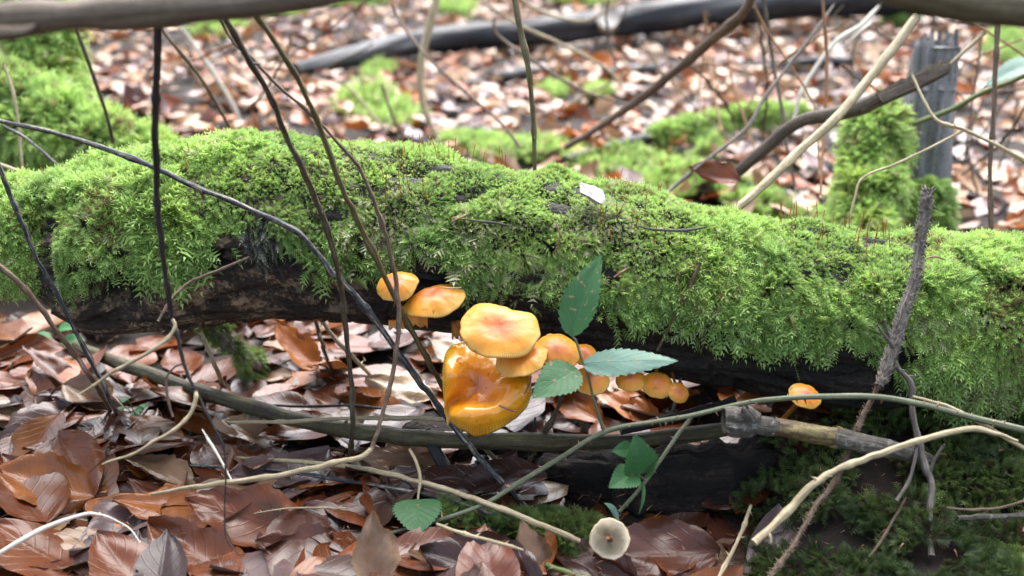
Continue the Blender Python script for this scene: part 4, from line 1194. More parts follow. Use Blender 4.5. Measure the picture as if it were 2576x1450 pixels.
twig('dead_stalk', 'tan dead stem at far left leaning towards the leaf litter', 'stem', 'brown',
     [(-60, 620, .72, 12), (0, 672, .73, 13), (51, 716, .74, 13), (103, 778, .75, 13), (154, 846, .765, 13), (192, 898, .78, 12), (236, 963, .795, 11), (284, 1044, ('g', .003), 9)], nodes=4)
twig('bare_twig', 'thin bent brown twig hanging from a lichen tuft across the bare wood', 'twig', 'brown',
     [(627, 648, .775, 8), (548, 682, .77, 7), (479, 709, .765, 8), (438, 744, .755, 8), (418, 775, .75, 8), (397, 809, .745, 7)], nodes=2)
twig('bare_twig', 'short reddish brown twig leaning on the moss right of the upright leaf', 'twig', 'brown',
     [(1762, 660, .762, 8), (1738, 716, .766, 9), (1704, 785, .772, 8), (1653, 882, .785, 7)])
twig('spruce_twig', 'rough scaly grey spruce twig standing in front of the right of the log', 'twig', 'grey',
     [(2334, 476, .745, 24), (2327, 538, .745, 26), (2313, 624, .745, 26), (2300, 709, .742, 26), (2269, 795, .74, 28), (2252, 863, .74, 30), (2228, 932, .738, 27), (2211, 970, .736, 22)], rough=.25, prick=(760, 15, (0, 1), -1.2, .3),
     branches=[dict(name='stub', pts=[(2252, 880, .738, 14), (2225, 845, .732, 8), (2205, 815, .728, 5)]), dict(name='stub', pts=[(2240, 860, .735, 12), (2232, 830, .732, 7), (2226, 805, .729, 5)])])
twig('spruce_twig', 'hairy red brown twig running down to the bottom edge under the pale stick', 'twig', 'brown',
     [(2218, 955, .745, 14), (2183, 1022, .745, 15), (2159, 1076, .742, 15), (2129, 1152, .738, 15), (2098, 1213, .73, 15), (2046, 1282, .72, 15), (2012, 1347, .71, 15), (1971, 1408, .70, 14), (1937, 1450, .69, 13), (1900, 1510, .68, 12)], rough=.25, prick=(520, 10, (0, 1), -.4, .22))
twig('grey_twig', 'grey forked dead twig standing upright in the moss at lower right', 'twig', 'grey',
     [(2240, 890, .745, 14), (2262, 930, .745, 14), (2290, 963, .745, 15), (2296, 1039, .743, 16), (2310, 1107, .74, 18), (2327, 1172, .735, 19), (2344, 1227, .73, 19), (2337, 1313, .72, 19), (2344, 1400, .705, 17)], rough=.2,
     branches=[dict(pts=[(2338, 1190, .733, 10), (2352, 1155, .73, 8), (2376, 1118, .727, 8)]), dict(pts=[(2307, 1125, .738, 8), (2298, 1170, .732, 8), (2286, 1210, .728, 9), (2255, 1261, .72, 10)])])
twig('pale_stick', 'pale peeled crooked stick in the lower right foreground', 'stick', 'straw',
     [(1897, 1366, .66, 20), (1944, 1323, .665, 20), (1995, 1272, .67, 20), (2046, 1220, .672, 20), (2098, 1186, .675, 15), (2149, 1165, .678, 18), (2218, 1141, .68, 17), (2320, 1107, .685, 15), (2437, 1080, .69, 15), (2502, 1090, .69, 11), (2560, 1110, .69, 8)], nodes=4, rough=.10, nodegain=.15,
     branches=[dict(name='stub', pts=[(1930, 1335, .664, 10), (1938, 1352, .66, 7), (1940, 1366, .658, 3)])])
twig('bramble_shoot', 'thin straw coloured bramble shoot crossing the arching cane at the right edge', 'stem', 'straw',
     [(2295, 998, .735, 7), (2382, 1022, .728, 9), (2457, 1059, .722, 10), (2576, 1128, .715, 11), (2720, 1210, .71, 11)], prick=(14, 10))

# ------------------------------------------------------------------ sticks and wood lying under the log
twig('fallen_stick', 'long smooth greenish stick lying below the log from left to centre', 'stick', 'algae',
     [(190, 868, ('g', .022), 22), (250, 895, ('g', .024), 28), (400, 950, ('g', .026), 34), (500, 985, ('g', .028), 36), (650, 1030, ('g', .030), 38), (800, 1070, ('g', .032), 39), (950, 1092, ('g', .034), 40), (1100, 1106, ('g', .036), 41), (1300, 1112, ('g', .040), 42), (1500, 1112, ('g', .045), 40),
      (1700, 1098, .855, 38), (1840, 1078, .85, 34), (1960, 1060, .85, 28)], nodes=3, nodegain=.08, sides=16)
rl, _, _ = twig('rotten_log', 'black rotten wet log lying beneath the mushrooms on the ground', 'log', 'rot',
     [(1190, 1155, .90, 70), (1300, 1172, .885, 120), (1420, 1205, .87, 165), (1560, 1222, .86, 185), (1700, 1222, .855, 185), (1850, 1205, .855, 180), (1980, 1180, .86, 160), (2100, 1160, .865, 120)], rough=.75, sides=72, wig=.3, octv=6, n=26, spurs=0)
def lichen_branch():
    pts = [(1820, 1060, .742, 55), (1836, 1060, .742, 66), (1862, 1064, .741, 64), (1892, 1066, .740, 59), (1902, 1068, .740, 49), (1925, 1072, .739, 52), (1946, 1074, .738, 50), (1953, 1075, .738, 44), (2000, 1083, .736, 46), (2050, 1092, .734, 48), (2094, 1099, .732, 49), (2102, 1100, .732, 59), (2150, 1110, .730, 55), (2200, 1120, .728, 52), (2245, 1130, .732, 47), (2300, 1146, .755, 42), (2350, 1165, .80, 35)]
    th = empty('broken_branch', at(2200, 1130, .73)); tag(th, 'broken branch with grey lichened bark and a peeled yellow middle', 'branch')
    for nm, a, b, m in (('bark_end', 0, 5, 'lichen'), ('bark_ring', 4, 8, 'lichen'), ('peeled_wood', 6, 12, 'peeled'), ('bark', 10, 17, 'lichen')):
        C, R = res(pts[a:b], .25, 10)
        V, Fs, uv = tube_mesh(C, R, 34, .2 if m != 'lichen' else .5, octv=6); mk(nm, V, Fs, M[m], th, uv=uv)
    C, R = res([(1888, 1050, .735, 40), (1880, 1036, .732, 34), (1874, 1028, .730, 20)], 0); V, Fs, uv = tube_mesh(C, R, 12, .25, cap='round'); mk('knob', V, Fs, M['lichen'], th, uv=uv)
lichen_branch()
twig('dead_stub', 'dark grey broken stub, left arm of the Y under the big wavy mushroom', 'stub', 'wet', [(1072, 1085, .83, 24), (1099, 1141, .82, 27), (1126, 1186, .81, 28), (1153, 1230, ('g', .012), 26)], rough=.3, sides=12)
twig('dead_stub', 'dark grey broken stub, right arm of the Y under the big wavy mushroom', 'stub', 'wet', [(1222, 1150, .83, 24), (1195, 1185, .82, 26), (1167, 1228, ('g', .012), 22)], rough=.3, sides=12)
twig('straw_stalk', 'long pale straw stem lying diagonally below the big wavy mushroom', 'stem', 'straw', [(560, 1150, ('g', .02), 8), (700, 1158, ('g', .022), 10), (852, 1172, ('g', .026), 12), (955, 1189, ('g', .03), 13), (1057, 1213, ('g', .032), 13), (1160, 1244, ('g', .034), 14), (1229, 1268, ('g', .036), 14), (1331, 1309, ('g', .038), 15), (1400, 1337, ('g', .038), 15), (1458, 1362, ('g', .036), 13)], nodes=4, nodegain=.2)
twig('spotted_stalk', 'dark stem with yellow flecks running parallel below the pale straw stem', 'stem', 'blue', [(479, 1172, ('g', .016), 8), (640, 1180, ('g', .018), 9), (760, 1192, ('g', .02), 10), (852, 1206, ('g', .02), 11), (989, 1230, ('g', .022), 11), (1126, 1258, ('g', .024), 11), (1212, 1285, ('g', .026), 10), (1290, 1310, ('g', .026), 8)], nodes=4)
twig('straw_stalk', 'short pale twig lying on moss below the round bramble leaf', 'stem', 'straw', [(1099, 1319, ('g', .036), 8), (1160, 1340, ('g', .038), 9), (1246, 1364, ('g', .038), 9), (1315, 1384, ('g', .034), 7)], nodes=2)
twig('bleached_straw', 'bright white bent straw in the bottom left corner', 'straw', 'white', [(-60, 1425, .665, 11), (0, 1391, .668, 12), (103, 1333, .675, 12), (205, 1296, .68, 10), (257, 1296, .683, 5), (298, 1313, .684, 4), (329, 1333, .684, 4), (353, 1366, .68, 3)], wig=.1)
twig('bleached_straw', 'short white straw sticking up left of centre above the pale stem', 'straw', 'white', [(508, 1080, .74, 4), (525, 1108, .738, 7), (548, 1145, .735, 7), (582, 1207, .73, 4)], wig=.1)
twig('straw_stalk', 'pale straight twig lying behind the greenish stick left of the big mushroom', 'stem', 'straw', [(560, 1064, ('g', .03), 9), (702, 1062, ('g', .04), 10), (893, 1053, ('g', .05), 11), (1020, 1052, ('g', .05), 12), (1125, 1057, ('g', .05), 12)], nodes=2)
twig('bare_twig', 'dark thin twig lying on leaves in the gap under the log', 'twig', 'black', [(640, 1018, ('g', .022), 6), (740, 1022, ('g', .024), 8), (872, 1021, ('g', .026), 8), (960, 1028, ('g', .024), 6)])
twig('straw_stalk', 'pale twig dropping from under the bare wood into the left gap', 'stem', 'straw', [(505, 835, .90, 10), (514, 857, .90, 10), (538, 915, .90, 11), (562, 975, ('g', .012), 11)])
twig('straw_stalk', 'pale twig slanting down right in the gap beside the dark leaning stem', 'stem', 'straw', [(800, 795, .93, 10), (835, 842, .93, 11), (880, 890, .93, 11), (942, 955, ('g', .012), 11)])
twig('bare_twig', 'brown twig standing in the gap left of the leaning stem', 'twig', 'brown', [(788, 790, .92, 9), (802, 835, .92, 10), (815, 880, .92, 10), (835, 930, ('g', .012), 9)], nodes=1)
ms = empty('mossy_stick', at(633, 915, .93)); tag(ms, 'dark broken stick with a ruff of moss in the gap under the log', 'stick')
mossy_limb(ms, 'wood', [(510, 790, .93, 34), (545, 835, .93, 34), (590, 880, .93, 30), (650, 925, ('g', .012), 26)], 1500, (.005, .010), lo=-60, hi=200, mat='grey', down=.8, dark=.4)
twig('dead_stalk', 'dark stalk rising behind the broad bramble leaflet to the log', 'stem', 'oliveblack', [(1416, 985, .82, 10), (1408, 1012, .82, 12), (1383, 1066, .825, 13), (1350, 1125, .83, 13), (1325, 1175, .835, 12)], nodes=1)
twig('dead_stalk', 'short thin dark stalk just left of the stalk behind the bramble leaflet', 'stem', 'black', [(1347, 1050, .83, 5), (1341, 1080, .83, 6), (1331, 1150, .835, 6)])
twig('straw_stalk', 'thin brown stem leaning at the lower edge left of the pale stick', 'stem', 'straw', [(1890, 1270, .74, 7), (1872, 1320, .735, 9), (1850, 1372, .725, 10), (1805, 1460, .70, 11)], nodes=2)
twig('mottled_twig', 'mottled grey and white twig lying on moss at the lower right edge', 'twig', 'lichen', [(2412, 1304, ('g', .02), 12), (2460, 1302, ('g', .022), 15), (2520, 1300, ('g', .022), 15), (2640, 1290, ('g', .02), 14)], rough=.2)
twig('bare_twig', 'reddish twig lying on moss just above the mottled twig', 'twig', 'brown', [(2380, 1278, ('g', .022), 6), (2430, 1282, ('g', .022), 8), (2500, 1280, ('g', .024), 8), (2576, 1262, ('g', .03), 7), (2640, 1250, ('g', .03), 6)], nodes=2)
twig('bare_twig', 'thin brown twig slanting through dark moss beside the hairy twig', 'twig', 'brown', [(2280, 1250, .725, 5), (2250, 1305, .72, 7), (2218, 1357, .715, 8), (2175, 1420, .70, 7)])
twig('green_stalk', 'short green cut stem at the bottom edge right of centre', 'stem', 'green', [(1370, 1420, ('g', .022), 13), (1410, 1435, ('g', .022), 15), (1470, 1455, ('g', .022), 15), (1540, 1475, ('g', .02), 14)])
twig('spruce_twig', 'very thin knobbly twig lying on leaves left of the bramble tip', 'twig', 'straw', [(640, 1292, ('g', .026), 3), (720, 1280, ('g', .028), 4), (800, 1278, ('g', .028), 5), (872, 1279, ('g', .028), 5)], prick=(50, 4))
twig('bare_twig', 'grey twig standing under the log right of the small mushroom trio', 'twig', 'grey', [(1715, 935, .835, 8), (1705, 980, .835, 8), (1690, 1050, .84, 9)])
twig('fallen_stick', 'smooth dark grey stick slanting up beneath the mushroom trio', 'stick', 'wet', [(1560, 1085, .83, 22), (1660, 1062, .825, 26), (1760, 1035, .82, 26), (1850, 1005, .82, 20)], sides=12)

# mossy strip and mossy bank in the foreground
ms = empty('mossy_stick', atg(1300, 1350)[0]); tag(ms, 'low strip of dark green moss under the crossing stems at bottom centre', 'moss')
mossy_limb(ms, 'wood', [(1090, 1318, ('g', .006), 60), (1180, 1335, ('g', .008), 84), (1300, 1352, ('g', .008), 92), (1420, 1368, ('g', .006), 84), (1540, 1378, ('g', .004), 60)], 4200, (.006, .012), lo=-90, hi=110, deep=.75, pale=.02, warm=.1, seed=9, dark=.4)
def bank_moss():
    n = 46000
    u = rs.uniform(1790, 2700, n); v = rs.uniform(1110, 1500, n)
    x = rs.uniform(.10, .62, n); y = rs.uniform(.36, .92, n)
    P = np.stack([x, y, gz(x, y)], 1)
    uu, vv, d = proj(P)
    e = np.interp(vv, [1050, 1150, 1300, 1450, 1700], [2020, 1960, 1880, 1850, 1850])
    ok = (uu > e + 90 * (fbm(P * 20) - .5) * 2) & (fbm(P * 24 + 7, 2) < .66) & (uu < 2900)
    P = P[ok]
    ex = .01
    N = unit(np.stack([-(gz(P[:, 0] + ex, P[:, 1]) - P[:, 2]) / ex, -(gz(P[:, 0], P[:, 1] + ex) - P[:, 2]) / ex, np.ones(len(P))], 1))
    P = P + N * (.016 * fbm(P * 30))[:, None]
    fresh_less_shade = sm(fbm(P * 7 + 2, 2), .42, .62) * sm(P[:, 0], .18, .40)
    o = moss_cover(P, unit(N + np.array([0, -.35, 0])), (.006, .013), None, 'moss_bank', down=.5, k=6, wr=.28, pale=.01, deep=.75, warm=.05, seed=2, lay=.3, dark=(.22 + .55 * fresh_less_shade), cf=30, ca=.028, origin=(.3, .7, .06))  # moss tint darkened to paint in the log's overhang shade, less on fresh patches
    tag(o, 'green mossy bank with painted-in shade filling the lower right corner under the log', 'moss', kind='stuff')
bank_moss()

# ------------------------------------------------------------------ big blurred branches close to the lens
fb, C, R = twig('overhanging_branch', 'thick blurred grey brown branch across the top left corner', 'branch', 'beam',
     [(-1400, 150, .52, 80), (-700, 105, .48, 86), (-200, 66, .47, 88), (0, 50, .475, 86), (200, 38, .48, 84), (400, 24, .485, 86), (600, 4, .49, 86), (760, -16, .495, 84), (930, -44, .50, 84), (1150, -90, .51, 84), (1500, -190, .54, 80), (2000, -380, .60, 74), (2600, -640, .68, 66)], rough=.09, sides=24, wig=.15,
     branches=[dict(name='bark_flake', pts=[(-30, 84, .468, 40), (20, 84, .467, 36), (62, 78, .468, 26), (90, 62, .47, 10)])])
twig('overhanging_branch', 'thick blurred olive brown branch across the top right corner', 'branch', 'beam2',
     [(900, -700, .62, 70), (1400, -420, .56, 80), (1750, -240, .52, 86), (2000, -130, .50, 90), (2150, -72, .495, 90), (2300, -22, .49, 92), (2420, 4, .485, 94), (2576, 20, .48, 96), (2760, 30, .475, 98), (3300, 40, .47, 98), (4000, 20, .50, 98)], rough=.09, sides=24, wig=.15)

# ------------------------------------------------------------------ things behind the log
fl = empty('fallen_tree', atg(1300, 120)[0]); tag(fl, 'long dark wet fallen trunk lying across the leaf litter in the background', 'log')
C, R = res([(740, 178, ('g', .03), 34), (800, 163, ('g', .04), 44), (900, 140, ('g', .05), 56), (1020, 112, ('g', .06), 62), (1150, 96, ('g', .06), 62), (1300, 86, ('g', .07), 64), (1450, 74, ('g', .08), 70), (1560, 56, ('g', .08), 72), (1700, 38, ('g', .09), 78), (1900, 14, ('g', .10), 84), (2100, 0, ('g', .11), 88), (2330, -12, ('g', .12), 90), (2700, -20, ('g', .12), 90)], .3)
V, Fs, uv = tube_mesh(C, R, 36, .40, octv=5); mk('trunk', V, Fs, M['farlog'], fl, uv=uv)
p0 = at(1531, 43, float(proj(C[int(len(C) * .55)])[2]) - .17)
q = cr([[*(p0 + FWD * .05), .040], [*(p0 + FWD * .02), .040], [*p0, .038]], 4); V, Fs, uv = tube_mesh(q[:, :3], q[:, 3], 16, .08); o = mk('branch_scar', V, Fs, M['pale'], fl, uv=uv); o['label'] = 'round bright white branch scar'
twig('fallen_branch', 'short dark wet branch piece lying left of the green upright stem behind', 'branch', 'farlog', [(1240, 195, ('g', .02), 26), (1280, 190, ('g', .02), 28), (1335, 182, ('g', .02), 26), (1390, 178, ('g', .015), 18)], sides=12)
twig('fallen_branch', 'short dark wet branch piece lying behind the long leaning stick', 'branch', 'farlog', [(1520, 185, ('g', .02), 22), (1570, 180, ('g', .02), 30), (1640, 172, ('g', .02), 26), (1720, 165, ('g', .015), 16)], sides=12)
twig('fallen_branch', 'small dark branch end lying near the pale forked twig behind', 'branch', 'farlog', [(1890, 172, ('g', .02), 14), (1990, 160, ('g', .025), 22), (2080, 152, ('g', .03), 28), (2140, 158, ('g', .03), 30)], sides=12)
twig('leaning_stick', 'long grey brown stick leaning up to the top edge right of centre', 'stick', 'brown', [(1420, 372, 1.42, 14), (1520, 312, 1.40, 17), (1620, 242, 1.36, 22), (1720, 162, 1.30, 24), (1800, 92, 1.25, 24), (1866, 36, 1.2, 24), (1895, -20, 1.17, 22), (1910, -90, 1.14, 20)], nodes=3, nodegain=.15)
mb = empty('mossy_branch', atg(1700, 345)[0]); tag(mb, 'dark fallen branch with thick moss on its right half behind the log', 'branch')
C, R = res([(1420, 402, ('g', .02), 20), (1550, 366, ('g', .03), 26), (1640, 346, ('g', .035), 28), (1750, 325, ('g', .04), 32), (1860, 305, ('g', .045), 36), (1960, 296, ('g', .05), 38), (2040, 288, ('g', .05), 34)], .2)
V, Fs, uv = tube_mesh(C, R, 14, .15); mk('wood', V, Fs, M['wet'], mb, uv=uv)
P, N, s, ph = tube_surface(C, R, 3600, -100, 105, .3, .35, .98); moss_cover(P, N, (.010, .020), mb, down=.7, k=5, wr=.3, warm=.1)
P, N, s, ph = tube_surface(*res([(1790, 330, ('g', .03), 30), (1785, 355, ('g', .02), 34), (1770, 395, ('g', .01), 30)], 0), 700); moss_cover(P, N, (.010, .018), mb, down=.9, k=5, deep=.8, name='hanging_moss')
cb = empty('split_branch', atg(1850, 440)[0]); tag(cb, 'curved dark branch ending in a flat split board before the grey stump', 'branch')
C, R = res([(1835, 448, 1.13, 30), (1880, 412, 1.12, 30), (1930, 370, 1.11, 31), (1975, 328, 1.10, 32), (2030, 300, 1.09, 34), (2100, 288, 1.08, 36), (2170, 268, 1.07, 40), (2215, 245, 1.06, 36)], .2)
V, Fs, uv = tube_mesh(C, R, 14, .15); mk('branch', V, Fs, M['board'], cb, uv=uv)
def board(parent, pts, mat):
    C, R = res(pts, 0)
    T, N, B = frames(C)
    out = []
    for i in range(len(C)):
        w = R[i]; jag = rs.uniform(.8, 1.2)
        for a, b in ((-1, -.28), (-.6, .3), (.2, .24), (1 * jag, .1), (.9 * jag, -.3), (0, -.4)):
            out.append(C[i] + UP * a * w - FWD * b * w * 1.2)
    k = 6; m = len(C)
    i, j = np.meshgrid(np.arange(m - 1), np.arange(k), indexing='ij')
    q = np.stack([i * k + j, i * k + (j + 1) % k, (i + 1) * k + (j + 1) % k, (i + 1) * k + j], -1).reshape(-1, 4)
    capf = np.array([[0, 1, 2, 3], [0, 3, 4, 5]]); e = (m - 1) * k
    uv = np.stack([np.tile(np.arange(k) / k, m), np.repeat(np.arange(m) * .12, k)], 1)
    return mk('split_board', np.array(out), [q, capf[:, ::-1], capf + e], M[mat], parent, smooth=False, uv=uv)
board(cb, [(2165, 272, 1.065, 34), (2230, 240, 1.06, 44), (2300, 208, 1.055, 46), (2350, 184, 1.05, 46), (2388, 166, 1.048, 40)], 'board')
C, R = res([(2380, 172, 1.05, 10), (2420, 135, 1.045, 10), (2478, 82, 1.04, 11)], .2); V, Fs, uv = tube_mesh(C, R, 8, .1); mk('side_twig', V, Fs, M['straw'], cb, uv=uv)
twig('pale_stick', 'long straight pale stick leaning behind the log towards the upper right', 'stick', 'straw', [(1835, 540, .96, 20), (1900, 484, .97, 21), (1960, 430, .98, 22), (2020, 372, .99, 22), (2080, 320, 1.0, 22), (2130, 268, 1.01, 22), (2180, 205, 1.02, 23), (2240, 130, 1.03, 24), (2306, 42, 1.04, 27)], nodes=5, nodegain=.12, wig=.5, rough=.12)

# grey broken stump with mossy foot
def grey_stump():
    b, dd = atg(2310, 585)
    d0 = 1.30
    th = empty('tree_stump', at(2300, 590, d0)); tag(th, 'weathered grey splintered stump with a mossy foot behind the right of the log', 'stump')
    pts = [(2290, 640, d0, 190), (2300, 560, d0, 150), (2308, 480, d0, 134), (2318, 380, d0 - .01, 126), (2330, 280, d0 - .02, 122), (2344, 190, d0 - .02, 118), (2354, 116, d0 - .03, 108)]
    C, R = res(pts, 0); V, Fs, uv = tube_mesh(C, R, 48, .55, octv=5); mk('wood', V, Fs, M['greywood'], th, uv=uv)
    for k in range(11):                                     # splinters at the broken top
        u = 2306 + k * 9.5 + rs.uniform(-2, 2); top = 70 + 34 * rs.rand()
        C2, R2 = res([(u - 6, 230, d0 - .045 - .015 * rs.rand(), 20), (u, 130, d0 - .045 - .01 * rs.rand(), 19), (u + 3, top, d0 - .05, 9)], .2)
        V, Fs, uv = tube_mesh(C2, R2, 5, .2); mk('splinter', V, Fs, M['greywood'], th, uv=uv)
    C, R = res([(2236, 285, d0 - .05, 40), (2212, 330, d0 - .06, 104), (2196, 400, d0 - .07, 108), (2184, 470, d0 - .08, 118), (2170, 540, d0 - .09, 130), (2160, 620, d0 - .10, 160)], 0)
    V, Fs, uv = tube_mesh(C, R, 18, .2); mk('root', V, Fs, M['rot'], th, uv=uv)
    P, N, s, ph = tube_surface(C, R, 10500, -180, 180, .75); moss_cover(P, N, (.009, .019), th, down=.6, k=6, wr=.22, warm=.9, pale=.08, deep=.2, spread=.75)
    C, R = res([(2330, 380, d0 - .035, 50), (2318, 470, d0 - .04, 90), (2310, 560, d0 - .05, 130), (2300, 620, d0 - .05, 150)], 0)
    P, N, s, ph = tube_surface(C, R, 2600, -180, 180, .25, .35, 1); moss_cover(P, N, (.010, .018), th, down=.6, k=5, deep=.8, name='low_moss')
grey_stump()
def left_stump():
    th = empty('mossy_stump', atg(150, 470)[0]); tag(th, 'tall bright mossy stump with spreading root in the left background', 'stump')
    d0 = 1.38
    A = [(90, -20, d0, 120), (106, 90, d0, 128), (112, 180, d0, 136), (118, 260, d0, 175), (100, 360, d0, 240), (90, 480, d0, 300)]
    mossy_limb(th, 'trunk', A, 8500, (.012, .026), lump=.3, lo=-180, hi=180, warm=1.0, pale=.12, deep=.05, k=6, wr=.26, down=.5)
    Bp = [(-60, 300, d0 - .06, 260), (60, 330, d0 - .08, 240), (160, 350, d0 - .10, 200), (250, 372, d0 - .12, 150), (340, 400, d0 - .13, 110), (440, 430, d0 - .13, 80)]
    mossy_limb(th, 'root', Bp, 11000, (.012, .024), lump=.35, lo=-150, hi=180, warm=.45, pale=.03, deep=.5, k=6, wr=.26, down=.8)
left_stump()

def ground_moss(label, blobs, n, Lr, name='moss_patch', **kw):
    Ps = []
    for (u, v, ru, rv) in blobs:
        m = int(n / len(blobs))
        a = rs.rand(m) * 6.283; r = np.sqrt(rs.rand(m))
        r = r * (.6 + .8 * vn(np.stack([np.cos(a) * 1.5 + u, np.sin(a) * 1.5 + v, a * 0], 1)))
        p, d = atgs(u + ru * r * np.cos(a), v + rv * r * np.sin(a))
        Ps.append(p + Z * (.006 + .05 * np.clip(1 - r, 0, 1) * rs.rand(m) * rv / 40)[:, None])
    P = np.vstack(Ps)
    o = moss_cover(P, np.repeat(Z[None], len(P), 0) + rs.normal(size=(len(P), 3)) * .2, Lr, None, name, origin=P.mean(0), k=5, **kw)
    tag(o, label, 'moss', kind='stuff')
ground_moss('moss covered ground just behind the crest of the log', [(1330, 400, 120, 26), (1560, 430, 150, 34), (1720, 470, 120, 36), (1200, 372, 90, 16)], 3600, (.012, .022), warm=.4)
ground_moss('small bright moss tufts left of the long dark trunk', [(950, 190, 40, 26), (930, 270, 90, 40), (1000, 310, 70, 26)], 1600, (.015, .03), warm=.4)
ground_moss('moss tufts behind the green upright stem', [(1390, 240, 40, 18), (1500, 250, 30, 14)], 600, (.014, .028))
ground_moss('far dark green moss clumps along the top edge', [(560, 75, 60, 22), (700, 30, 60, 18), (1150, 25, 50, 26), (1450, 5, 80, 14), (900, 12, 60, 10)], 2600, (.03, .06), deep=.6)
ground_moss('dark moss around the foot of the pale leaning stick', [(1840, 500, 60, 30), (1930, 540, 80, 26), (2300, 560, 60, 20), (2050, 575, 60, 12)], 1800, (.012, .022), deep=.9)
ground_moss('dark green growth under the right overhanging branch', [(2530, 120, 50, 40), (2260, 60, 40, 16)], 1000, (.03, .05), deep=.9)

G = 'thin stems standing behind the log'
def bs(label, mat, pts, **kw):
    return twig('dead_stalk', label, 'stem', mat, pts, group=G, **kw)
bs('upright green and black stem rising from behind the crest of the log at centre', 'olive', [(1288, -60, .90, 19), (1295, 0, .90, 18), (1311, 86, .90, 18), (1328, 164, .90, 17), (1335, 223, .905, 14), (1342, 308, .91, 12), (1345, 420, .915, 12), (1346, 480, .92, 12)], nodes=1, wig=.15)
bs('upright brown stem near the right edge behind the log', 'brown', [(2512, 30, 1.0, 13), (2506, 130, 1.0, 13), (2500, 280, 1.0, 13), (2490, 440, 1.0, 12), (2495, 600, 1.0, 12), (2497, 650, 1.0, 12)], nodes=3, wig=.2)
bs('dark stem below the overhanging branch, leftmost behind the log', 'oliveblack', [(178, 20, 1.05, 9), (195, 80, 1.06, 9), (235, 190, 1.08, 10), (268, 290, 1.1, 9), (285, 360, 1.12, 9)], wig=.2)
bs('brown stem slanting right just beyond the black upright stem', 'brown', [(385, 30, 1.05, 8), (415, 85, 1.06, 8), (500, 190, 1.1, 9), (560, 290, 1.15, 9), (590, 345, 1.18, 8)], wig=.2)
bs('pale white blurred straw slanting beyond the black upright stem', 'white', [(450, 60, 1.7, 7), (500, 130, 1.72, 11), (550, 205, 1.74, 12), (585, 265, 1.76, 12), (602, 305, 1.77, 9)], wig=.1)
bs('pale green curved stalk standing behind the log left of centre', 'straw', [(1105, -30, 1.6, 20), (1088, 40, 1.6, 20), (1062, 140, 1.6, 18), (1058, 215, 1.6, 18), (1070, 280, 1.6, 16), (1102, 355, 1.6, 10)], wig=.2)
bs('thin dark twig slanting right from the long dark trunk', 'brown', [(985, 10, 1.45, 6), (1010, 60, 1.45, 8), (1080, 150, 1.42, 8), (1180, 240, 1.4, 8), (1260, 310, 1.38, 8), (1310, 372, 1.36, 8)], wig=.2)
bs('pale thin twig from the top edge slanting past the green upright stem', 'straw', [(1170, -20, 1.7, 8), (1230, 15, 1.7, 8), (1320, 70, 1.7, 9), (1420, 115, 1.7, 9), (1520, 170, 1.7, 9), (1565, 215, 1.7, 7)], wig=.2)
bs('sagging pale twig looping down from the top edge above the white scar', 'straw', [(1300, -12, 1.75, 7), (1340, 18, 1.75, 8), (1400, 42, 1.75, 8), (1465, 54, 1.75, 8), (1520, 30, 1.75, 7), (1580, -10, 1.75, 7)], wig=.1)
bs('pinkish thin twig curving behind the green upright stem', 'brown', [(1243, 48, 1.55, 6), (1246, 80, 1.55, 8), (1275, 108, 1.55, 8), (1330, 145, 1.52, 8), (1420, 205, 1.5, 8), (1510, 245, 1.48, 7), (1640, 275, 1.46, 6)], wig=.2)
bs('grey twig rising from the orange leaf to the pale forked twig', 'grey', [(1665, 500, 1.08, 8), (1700, 465, 1.10, 10), (1800, 385, 1.12, 10), (1880, 320, 1.14, 11), (1920, 250, 1.16, 10), (1980, 170, 1.18, 9), (2050, 80, 1.2, 9), (2100, 10, 1.22, 8)], wig=.3)
bs('pale forked twig behind the long leaning pale stick', 'white', [(1998, 300, 1.4, 9), (2015, 235, 1.4, 11), (2060, 160, 1.4, 12), (2110, 100, 1.4, 13), (2170, 60, 1.4, 12), (2212, 15, 1.4, 10)], wig=.3, branches=[dict(pts=[(2130, 110, 1.4, 9), (2170, 75, 1.39, 9), (2195, 55, 1.39, 9)])])
bs('orange brown upright stem right of the grey twig', 'orange', [(2066, -30, 1.15, 8), (2074, 60, 1.15, 9), (2080, 150, 1.15, 9), (2076, 270, 1.14, 8), (2068, 400, 1.12, 7), (2064, 500, 1.1, 7)], wig=.2)
bs('dark brown stem standing left of the orange brown one', 'oliveblack', [(1918, -20, 1.3, 9), (1930, 60, 1.3, 9), (1945, 160, 1.3, 9), (1965, 260, 1.28, 10), (1980, 370, 1.26, 9), (2002, 480, 1.24, 8)], wig=.3)
bs('very thin reddish twig arching between the brown stems', 'orange', [(1892, 0, 1.2, 5), (1925, 70, 1.2, 6), (1985, 160, 1.2, 5), (2045, 260, 1.18, 5), (2056, 340, 1.16, 5), (2062, 440, 1.14, 5)], wig=.2)
bs('pale thin stem standing before the left mossy stump', 'straw', [(8, 160, 1.05, 6), (28, 215, 1.05, 8), (45, 300, 1.05, 8), (52, 380, 1.05, 8), (56, 430, 1.05, 7)], wig=.2)
bs('short bluish stem leaning over the dark hollow at far left', 'blue', [(5, 315, 1.0, 6), (60, 345, 1.0, 8), (110, 385, 1.0, 8), (160, 430, 1.0, 7), (190, 460, 1.0, 7)], wig=.2)
bs('tan bent twig lying before the dark hollow at far left', 'straw', [(-20, 405, 1.02, 7), (40, 428, 1.02, 9), (110, 440, 1.02, 9), (190, 458, 1.02, 8), (240, 470, 1.02, 6)], wig=.2)
bs('thin twig slanting over the leaves near the far moss tufts', 'straw', [(860, 205, 1.8, 7), (905, 250, 1.8, 9), (940, 295, 1.8, 9), (975, 330, 1.8, 7)], wig=.2)
